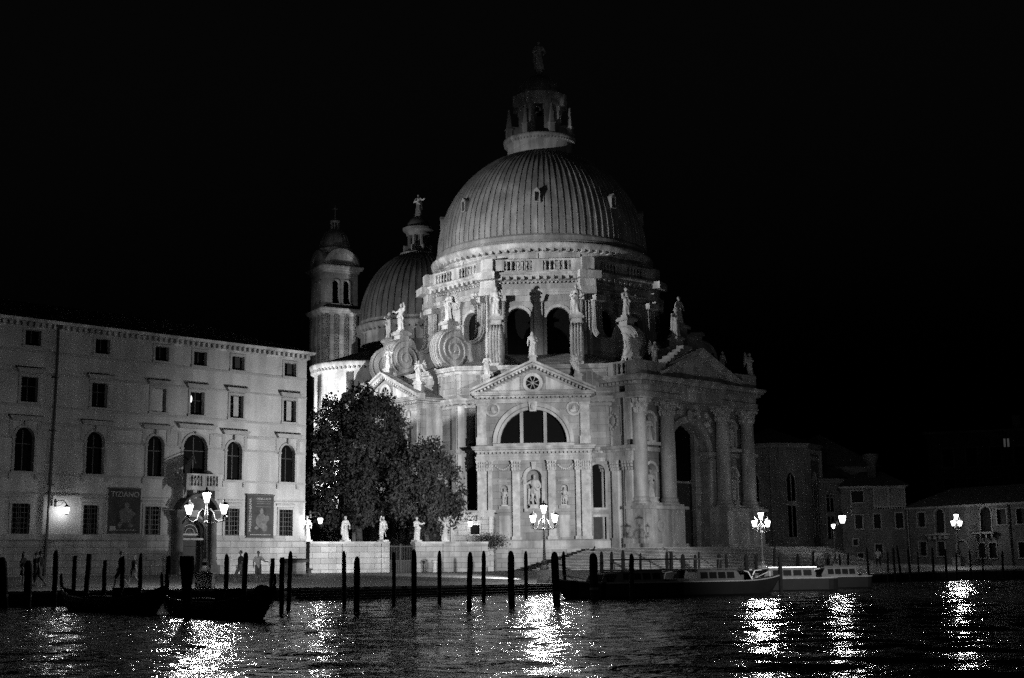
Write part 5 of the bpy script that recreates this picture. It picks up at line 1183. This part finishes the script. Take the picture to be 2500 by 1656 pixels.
# ------------------------------------------------------------------ people
def person(x, y, h, rz, label, pose='walk', top=CLOTHD, legs=CLOTHD, group='people walking on the quay', skirt_=False, cap=False, seed=1):
    random.seed(seed); root = empty('person', (x, y, gz(x, y)+.012), rz); tag(root, label, 'person', group); st_ = .11 if pose == 'walk' else .02
    hipL, hipR = (-.05,0,.52), (.05,0,.52); kL, kR = (-.055,-st_*.9-.02,.28), (.055,st_*.4-.03,.28); aL, aR = (-.055,-st_*1.5,.045), (.055,st_*1.7,.06)
    el = [(-.15,.03,.63),(.15,-.0,.63)]; ha = [(-.15,-.07 if pose == 'walk' else .0,.5),(.16,.04,.5)]
    if pose == 'point': el[1] = (.2,-.03,.66); ha[1] = (.34,-.07,.64)
    b = MB(); capsule(b, aL, .024, kL, .036); capsule(b, kL, .038, hipL, .055); capsule(b, aR, .024, kR, .036); capsule(b, kR, .038, hipR, .055)
    for a in (aL, aR): capsule(b, (a[0],a[1]+.02,.02), .02, (a[0],a[1]-.075,.016), .016)
    capsule(b, (0,0,.54), .075, (0,0,.72), .082); capsule(b, (-.08,0,.775), .04, (.08,0,.775), .04); capsule(b, (0,0,.8), .03, (0,-.005,.87), .028)
    ellipsoid(b, (0,-.008,.93), .042, .052, .062); ellipsoid(b, (0,-.062,.925), .009, .012, .014, 6, 5); ellipsoid(b, (-.043,0,.927), .008,.012,.016,6,5); ellipsoid(b, (.043,0,.927), .008,.012,.016,6,5)
    for i, sg in ((0,-1),(1,1)):
        capsule(b, (.105*sg,0,.77), .034, el[i], .026); capsule(b, el[i], .026, ha[i], .018); ellipsoid(b, (ha[i][0],ha[i][1]-.01,ha[i][2]-.02), .014, .02, .028, 8, 6)
        for f in range(4): capsule(b, (ha[i][0]+.004*sg,ha[i][1]-.02+.012*f,ha[i][2]-.035), .007, (ha[i][0],ha[i][1]-.025+.012*f,ha[i][2]-.065+abs(f-1.5)*.005), .006, 5)
        capsule(b, (ha[i][0],ha[i][1]-.02,ha[i][2]-.02), .008, (ha[i][0]-.012*sg,ha[i][1]-.038,ha[i][2]-.04), .007, 5)
    o = put('body', fuse(b, .009, 1), SKIN, root, smooth=True); o.scale = (h,)*3
    c = MB(); capsule(c, (0,0,.5), .086, (0,0,.73), .098); capsule(c, (-.085,0,.775), .05, (.085,0,.775), .05)
    for i, sg in ((0,-1),(1,1)):
        q = tuple((.105*sg, 0, .77)[j]*.35+el[i][j]*.65 for j in range(3)); capsule(c, (.105*sg,0,.77), .045, q, .04)
    o = put('shirt', fuse(c, .014, 2), top, root, smooth=True); o.scale = (h,)*3
    c = MB()
    if skirt_: skirt(c, .28, .54, .12, .085, 6, .08)
    else: capsule(c, hipL, .066, kL, .052); capsule(c, hipR, .066, kR, .052); capsule(c, (-.03,0,.5), .078, (.03,0,.52), .078); (capsule(c, kL, .05, (kL[0],(kL[1]+aL[1])/2,.18), .042), capsule(c, kR, .05, (kR[0],(kR[1]+aR[1])/2,.18), .042)) if seed % 2 else None
    o = put('skirt' if skirt_ else 'trousers', fuse(c, .013, 2), legs, root, smooth=True); o.scale = (h,)*3
    c = MB(); ellipsoid(c, (0,.006,.945), .05, .058, .058)
    if skirt_ : capsule(c, (0,.035,.95), .035, (0,.045,.84), .03)
    if cap: c.lathe([(.085,.955),(.085,.962),(.05,.965),(.045,1.0),(.02,1.01)], 0, 0, 16)
    o = put('hat' if cap else 'hair', fuse(c, .009, 1), HAIR, root, smooth=True); o.scale = (h,)*3
    return root
person(-25.05, 71.2, 1.66, R(80), 'dark silhouetted person, leftmost of three near the left edge', 'stand', CLOTHD, CLOTHD, skirt_=True, seed=2)
person(-24.2, 70.6, 1.68, R(-70), 'dark silhouetted person in the middle of the three near the left edge', 'stand', CLOTHD, CLOTHD, seed=3)
person(-23.75, 69.9, 1.76, R(-90), 'dark silhouetted person in front of the drainpipe, right of the group of three', 'walk', CLOTHD, CLOTHM, seed=5)
person(-19.55, 69.4, 1.78, R(-60), 'striding person in a brimmed hat below the TIZIANO banner', 'walk', CLOTHD, CLOTHD, cap=True, seed=4)
person(-19.5, 71.6, 1.58, R(-60), 'smaller person walking close behind the one in the brimmed hat', 'walk', CLOTHD, CLOTHM, skirt_=True, seed=7)
person(-15.0, 76.4, 1.74, R(-60), 'walking person in a dark short-sleeved shirt and pale trousers right of the doorway', 'walk', CLOTHD, MATS['grey_cloth'], seed=9)
person(-14.2, 77.3, 1.70, R(20), 'person in a pale shirt and shorts holding out one arm', 'point', CLOTHL, CLOTHM, seed=8)
person(24.9, 111.2, 1.7, R(10), 'small dim person left of the single-lantern lamp', 'stand', CLOTHM, CLOTHD, seed=13)
person(24.2, 112.4, 1.66, R(-30), 'small dim person in pale shirt farther left of the single-lantern lamp', 'stand', CLOTHL, CLOTHM, seed=14)
person(31.0, 119.0, 1.68, R(-30), 'dim person in a pale top before the brick house', 'walk', CLOTHL, CLOTHD, seed=15)

# ------------------------------------------------------------------ mooring poles
POLES = [(-22.66,62.2,2.14,0.183,-0.2),(-21.77,62.6,1.99,0.166,-0.05),(-20.75,63.1,2.44,0.111,-0.01),(-19.94,63.2,2.17,0.093,0.03),(-19.65,64.1,2.26,0.113,0.09),(-18.76,63.8,1.97,0.094,0.04),(-18.18,64.8,2.16,0.105,-0.01),(-17.42,65.0,2.28,0.096,0.01),(-14.73,59.2,2.07,0.096,0.04),(-10.76,46.1,1.95,0.149,-0.08),(-13.76,66.6,2.21,0.108,0.01),(-13.09,67.5,2.29,0.129,0.08),(-11.81,67.8,1.98,0.11,0.05),(-8.43,50.6,1.9,0.089,0),(-8.79,54.4,2.17,0.088,0.05),(-7.35,60.3,2.21,0.089,-0.04),(-5.77,51.0,1.9,0.112,0.02),(-5.04,58.2,2.13,0.077,0),(-3.62,50.2,2.13,0.096,0),(-3.26,60.4,2.17,0.089,0.01),(-1.71,51.8,2.03,0.099,0.06),(-1.41,62.8,2.17,0.092,0.02),(-0.14,55.1,2.08,0.13,-0.01),(0.52,67.8,2.19,0.09,0.03),(1.65,55.5,2.03,0.147,-0.06),(2.52,71.1,2.18,0.094,-0.02),(3.59,63.3,2.02,0.186,-0.03),(5.09,81.4,2.24,0.108,-0.03),(5.7,82.3,2.24,0.097,0.02),(6.43,83.1,2.32,0.11,0.03),(5.22,62.6,1.96,0.11,0.02),(7.51,83.7,2.14,0.074,0.05),(9.35,85.8,2.21,0.101,0.01),(9.61,85.9,2.21,0.114,0.02),(10.4,86.6,2.05,0.14,0.04),(11.32,87.8,2.02,0.103,0.04),(11.53,87.6,2.2,0.077,0.05),(12.28,84.1,2.01,0.148,0.05),(13.58,89.8,2.06,0.079,0.04),(12.05,72.6,1.95,0.117,0),(15.83,91.8,2.05,0.108,0.05),(13.62,71.7,1.93,0.105,0),(19.24,95.2,2.01,0.126,0.06),(17.29,93.3,2.51,0.082,0.1),(20.71,97.1,2.23,0.086,0.07),(21.88,97.9,1.8,0.072,0.05),(23.05,99.1,2.02,0.073,0.03),(23.7,99.5,2.07,0.073,0.07),(25.62,101.3,2.48,0.075,-0.06),(27.52,103.2,2.21,0.061,0.08),(28.28,104.0,2.45,0.076,-0.06),(28.79,104.2,2.63,0.077,-0.23),(29.65,104.9,2.35,0.093,-0.09),(30.52,105.7,2.35,0.062,0),(32.09,107.2,2.44,0.079,0.01),(33.38,108.2,2.35,0.08,0.01),(34.22,108.4,2.02,0.064,0.08),(35.39,108.5,2.17,0.064,-0.03),(36.51,109.1,1.68,0.064,0.07),(38.16,109.4,2.14,0.08,0.07)]
PL = ['thick pole at the very left edge of the photo', 'thick pole in front of the three people at left', 'round-topped pole left of the wall lantern glow', 'upright pole just right of the wall lantern glow', 'pole leaning right below the first banner, its flat top tilted', 'shortest pole between the leaning pole and the person in the hat', 'pole overlapping the striding person in the hat', 'pole standing between the walking pair and the palazzo doorway', 'pole left of the palazzo doorway, in front of the long gondola', 'very thick pole with a swollen top in front of the palazzo door', 'slim pole left of the couple near the palazzo', 'pole overlapping the person in the dark shirt', 'short pole between the couple and the wellhead, leftmost of three', 'pole beside the gondola end, middle of the three before the wellhead', 'pointed pole overlapping the wellhead', 'tall slim pole before the left half of the garden wall', 'shorter thick pole just right of the first garden wall pole', 'slim pole in front of the iron gate', 'tall pole just right of the iron gate', 'slim pole before the garden wall between gate and lodge', 'thick tapering pole below the small stone lodge', 'slim pole at the left corner of the chapel podium', 'thick pole left of the middle street lamp, long in the water', 'slim pole just left of the middle street lamp post', 'thick pole just right of the middle street lamp', 'slim companion pole hugging the thick one right of the middle lamp', 'thickest pole, with a gull on top, before the church stairs', 'first slim pole right of the gull pole, behind the water taxi', 'second slim pole right of the gull pole, behind the water taxi', 'tallest of the slim poles behind the near water taxi', 'medium pole in front of the near water taxi cabin', 'very thin pole behind the near water taxi awning', 'left one of the twin poles before the great portico', 'right one of the twin poles before the great portico', 'single stout pole right of the twin poles', 'left pole of the close pair further right of the portico arch', 'thin right pole of the close pair right of the portico arch', 'stout pole between the near boats and the white-roofed taxi', 'thin pole close behind the stout pole by the white-roofed taxi', 'pole in front of the hull of the white-roofed taxi, left', 'pole behind the white-roofed taxi near the lamp post', 'pole in front of the hull of the white-roofed taxi, right', 'pole behind the right end of the white-roofed taxi', 'tall thin pole behind the white-roofed taxi roof', 'thin pole left of the single-lantern lamp']
PF_ = ['thin far pole just left of the brick house, first of the far row', 'thin leaning far pole in front of the brick house door', 'far pole standing alone below the brick house middle windows', 'left one of the crossing far poles below the brick house corner', 'far pole leaning strongly left, its top over the brick house corner', 'thickest far pole, before the drainpipe between the two houses', 'thin far pole under the leftmost lower window of the low house', 'far pole between the two left lower windows of the low house', 'far pole just left of the far right street lamp', 'far pole just right of the far right street lamp', 'thin far pole between the low house door and its paired windows', 'thin far pole under the paired lower windows of the low house', 'shortest far pole, near the right drainpipe of the low house', 'last far pole, closest to the right edge of the photo', 'thin far pole beside the low house arched door']
gull = None
for i, (x, y, top, r_, lean) in enumerate(POLES):
    o = empty('mooring_pole', (x, y, -.1)); lab = (PL+PF_)[i]
    tag(o, lab, 'mooring pole', 'mooring poles in the canal' if i < len(PL) else 'thin mooring poles before the right-hand houses')
    m = MB(); rng = random.Random(i); h = top+.1; pts = [(-lean*.6,0,-1.2)]+[(lean*t+rng.uniform(-.012,.012),rng.uniform(-.012,.012),h*t) for t in (0,.25,.5,.75,.9)]
    flat = i in (3,4,5,8,12,13,33) ; pts += [(lean,0,h*.97),(lean,0,h)]
    rr = [r_*.95,r_,r_*1.02,r_*1.05,r_*1.08,r_,r_*(.95 if flat else .72),r_*(.9 if flat else .3)]
    if i == 9: rr = [r_*.8,r_*.85,r_*.95,r_*1.1,r_*1.5,r_*1.65,r_*1.6,r_*1.5]
    m.tube(pts, rr, 9); put('pole', m, POLEW, o, smooth=False)
    m = MB(); m.tube([(lean*.3,0,h*.22),(lean*.3,0,h*.27)], r_*1.12, 9); put('algae_band', m, CANVAS, o) if i < 30 else None
gx, gy, gt_ = 3.56, 63.3, 2.02
gull = empty('gull', (gx, gy, gt_-.02), R(40)); tag(gull, 'small gull perched on the thickest pole before the stairs', 'bird')
m = MB(); capsule(m, (0,.12,.13), .04, (0,-.06,.17), .06); capsule(m, (0,-.07,.18), .04, (0,-.1,.26), .03); ellipsoid(m, (0,-.12,.28), .035,.045,.035); capsule(m, (0,.1,.14), .03, (0,.28,.1), .012)
for sx in (-.02,.02): capsule(m, (sx,0,.0), .008, (sx,0,.12), .01, 6)
put('body', fuse(m, .012, 1), CLOTHL, gull, smooth=True); m = MB(); capsule(m, (0,-.15,.278), .01, (0,-.19,.27), .005, 6); put('beak', m, CLOTHM, gull)

# ------------------------------------------------------------------ boats
def hull(mb, L_, W_, z0, z1, bow, stern, nseg=24, sheer_b=.5, sheer_s=.3, thick=.0, flare=.75):
    rows = []
    for i in range(nseg+1):
        t = i/nseg; w = W_*.5*(math.sin(math.pi*min(1, t*bow+.0)*.5)**.8 if t*bow < 1 else 1); w *= (math.sin(math.pi*.5*min(1, (1-t)*stern))**.8 if (1-t)*stern < 1 else 1); w = max(w, .03)
        zt = z1+sheer_b*max(0, 1-t*2.4)**2+sheer_s*max(0, (t-.6)*2.5)**2; zk = z0+.85*(zt-z0)*max(0, 1-t*7)+(.85*(zt-z0)*max(0, 1-(1-t)*7) if sheer_s > .4 else 0)
        y = -L_/2+L_*t; rows.append([(0,y,zk),(w*flare*.6,y,zk+.02),(w*flare,y,zk+(zt-zk)*.35),(w,y,zt),(w-.05,y,zt),(w*.86-.04,y,zt-.12),(0,y,zt-.12+.02)])
    V = []; n = 7
    for r_ in rows:
        V += r_
    m_ = len(V); V += [(-x,y,z) for x,y,z in V]; Fs = []
    for i in range(nseg):
        for j in range(n-1):
            Fs.append((i*n+j,(i+1)*n+j,(i+1)*n+j+1,i*n+j+1)); Fs.append((m_+i*n+j,m_+i*n+j+1,m_+(i+1)*n+j+1,m_+(i+1)*n+j))
    Fs += [tuple(range(nseg*n, nseg*n+n)), tuple(range(m_+nseg*n+n-1, m_+nseg*n-1, -1))]; mb.add(V, Fs); return rows
def gondola(x, y, rz, label, cover=True):
    g = empty('gondola', (x, y, -.1), rz); tag(g, label, 'gondola', 'moored gondolas'); m = MB(); rows = hull(m, 10.8, 1.45, -.12, .5, 2.2, 2.4, 40, .42, .55); put('hull', m, BLACKP, g, smooth=True)
    m = MB()
    for sg in (-1, 1): m.tube([(sg*(r_[3][0]-.02), r_[3][1], r_[3][2]+.015) for r_ in rows], .02, 5)
    put('gunwale', m, KERB if False else IRONP, g, smooth=True)
    m = MB(); P = [(-5.3,.7),(-5.5,1.05),(-5.55,1.4),(-5.42,1.5),(-5.3,1.35),(-5.25,1.05),(-5.0,.75)]; m.add([(s_,y_,z_) for s_ in (-.02,.02) for y_, z_ in P], [tuple(range(7)), tuple(range(13,6,-1))]+[(i,7+i,7+(i+1)%7,(i+1)%7) for i in range(7)])
    for k in range(5): m.box(-.018,.018,-5.42,-5.12,.75+.1*k,.79+.1*k)
    put('bow_iron', m, IRON, g)
    m = MB(); m.tube([(0,5.1,.95),(0,5.4,1.2),(0,5.35,1.42),(0,5.2,1.38)], .05, 6); put('stern_curl', m, BLACKP, g)
    m = MB(); m.box(-.55,.55,.5,1.5,.42,.62); m.box(-.5,.5,1.45,1.6,.6,.95); put('seat', m, CANVAS, g); m = MB(); m.box(-.5,.5,-1.6,-1.2,.42,.6); put('bench', m, CANVAS, g)
    if cover: m = MB(); ellipsoid(m, (0,4.35,.78), .32, .6, .32, 14, 8); put('stern_cover', m, CANVAS, g, smooth=True)
    m = MB(); m.tube([(.55,2.6,.5),(.62,2.6,.75),(.55,2.65,.95)], .03, 5); m.tube([(-.35,-3.5,.62),(-.3,2.6,.68)], .022, 5); put('oar_and_rowlock', m, WOOD, g)
    return g
gondola(-10.5, 48.7, R(180+33), 'long near gondola moored in front of the palazzo doorway, covered stern towards the canal')
gondola(-15.9, 55.0, R(180+38), 'second gondola, lying behind and left of the near one', False)
def taxi(x, y, rz, label, L_=7.5, roof=None, hullm=HULL, awn=False, lit=0):
    b = empty('water_taxi', (x, y, -.1), rz); tag(b, label, 'motorboat', 'moored water taxis'); m = MB(); rows = hull(m, L_, 2.1, -.25, .72, 1.9, 8, 24, .22, 0, flare=.92); put('hull', m, hullm, b, smooth=False)
    m = MB(); m.tube([(r_[3][0], r_[3][1], r_[3][2]) for r_ in rows], .035, 5); m.tube([(-r_[3][0], r_[3][1], r_[3][2]) for r_ in rows], .035, 5); put('rubbing_strake', m, IRONP, b)
    k = L_/7.5; m = MB()
    m.add([(-.82,-.9*k,.7),(.82,-.9*k,.7),(.72,-.45*k,1.22),(-.72,-.45*k,1.22),(-.8,2.2*k,.7),(.8,2.2*k,.7),(.7,2.1*k,1.28),(-.7,2.1*k,1.28)], [(0,1,2,3),(1,5,6,2),(5,4,7,6),(4,0,3,7)]); put('cabin', m, WOOD, b)
    m = MB()
    for sg in (-1, 1):
        for i in range(4): y0 = -.25*k+.58*k*i; m.add([(sg*.83,y0,.85),(sg*.83,y0+.45*k,.85),(sg*.76,y0+.45*k,1.16),(sg*.76,y0,1.16)], [(0,1,2,3)])
    m.add([(-.75,-.88*k,.78),(.75,-.88*k,.78),(.68,-.56*k,1.15),(-.68,-.56*k,1.15)], [(0,1,2,3)]); put('cabin_windows', m, MATS['dark_glass'], b)
    m = MB(); m.box(-.78,.78,-.5*k,2.25*k,1.28,1.34); put('cabin_roof', m, roof or WOOD, b)
    m = MB(); m.tube([(-.75,-1.5*k,.72),(-.66,-1.25*k,1.15),(.66,-1.25*k,1.15),(.75,-1.5*k,.72)], .03, 5); m.tube([(-.66,-1.25*k,1.15),(-.8,-.9*k,1.2)], .025, 5); m.tube([(.66,-1.25*k,1.15),(.8,-.9*k,1.2)], .025, 5); put('windscreen_frame', m, KERB, b)
    m = MB(); m.add([(-.72,-1.48*k,.76),(.72,-1.48*k,.76),(.64,-1.27*k,1.12),(-.64,-1.27*k,1.12)], [(0,1,2,3)]); put('windscreen', m, MATS['dark_glass'], b)
    m = MB(); m.box(-.6,.6,2.6*k,3.1*k,.62,.85); m.box(-.35,.35,-1.15*k,-.95*k,.7,1.0); put('bench', m, CANVAS, b)
    if awn: m = MB(); m.box(-.95,.95,.2*k,2.6*k,1.78,1.83); m.tube([(-.8,.3*k,1.3),(-.9,.3*k,1.8)], .02, 5); m.tube([(.8,.3*k,1.3),(.9,.3*k,1.8)], .02, 5); m.tube([(.8,2.5*k,1.3),(.9,2.5*k,1.8)], .02, 5); m.tube([(-.8,2.5*k,1.3),(-.9,2.5*k,1.8)], .02, 5); put('awning', m, CANVAS, b)
    m = MB(); m.tube([(0,-L_/2+.5,.9),(0,-L_/2+.5,1.15)], .025, 5); m.tube([(.6,-L_/2+1.6,.86),(.0,-L_/2+.6,1.12),(-.6,-L_/2+1.6,.86)], .018, 5); put('bow_rail', m, KERB, b)
    return b
taxi(5.0, 67.3, R(-62), 'nearest water taxi with raked windscreen, bow pointing left', 7.2, None, HULL, True)
taxi(10.4, 69.8, R(108), 'second water taxi, lying end to end with the nearest one', 6.2, CANVAS, HULL)
taxi(8.2, 71.5, R(-60), 'darker motorboat half hidden behind the two nearest water taxis', 6.5, CANVAS, WOOD, True)
taxi(14.3, 77.6, R(-80), 'water taxi with a bright white cabin roof', 7.6, WHITEP, HULL)
taxi(18.4, 83.0, R(-75), 'small dim motorboat just beyond the white-roofed taxi', 6.0, CANVAS, HULL)
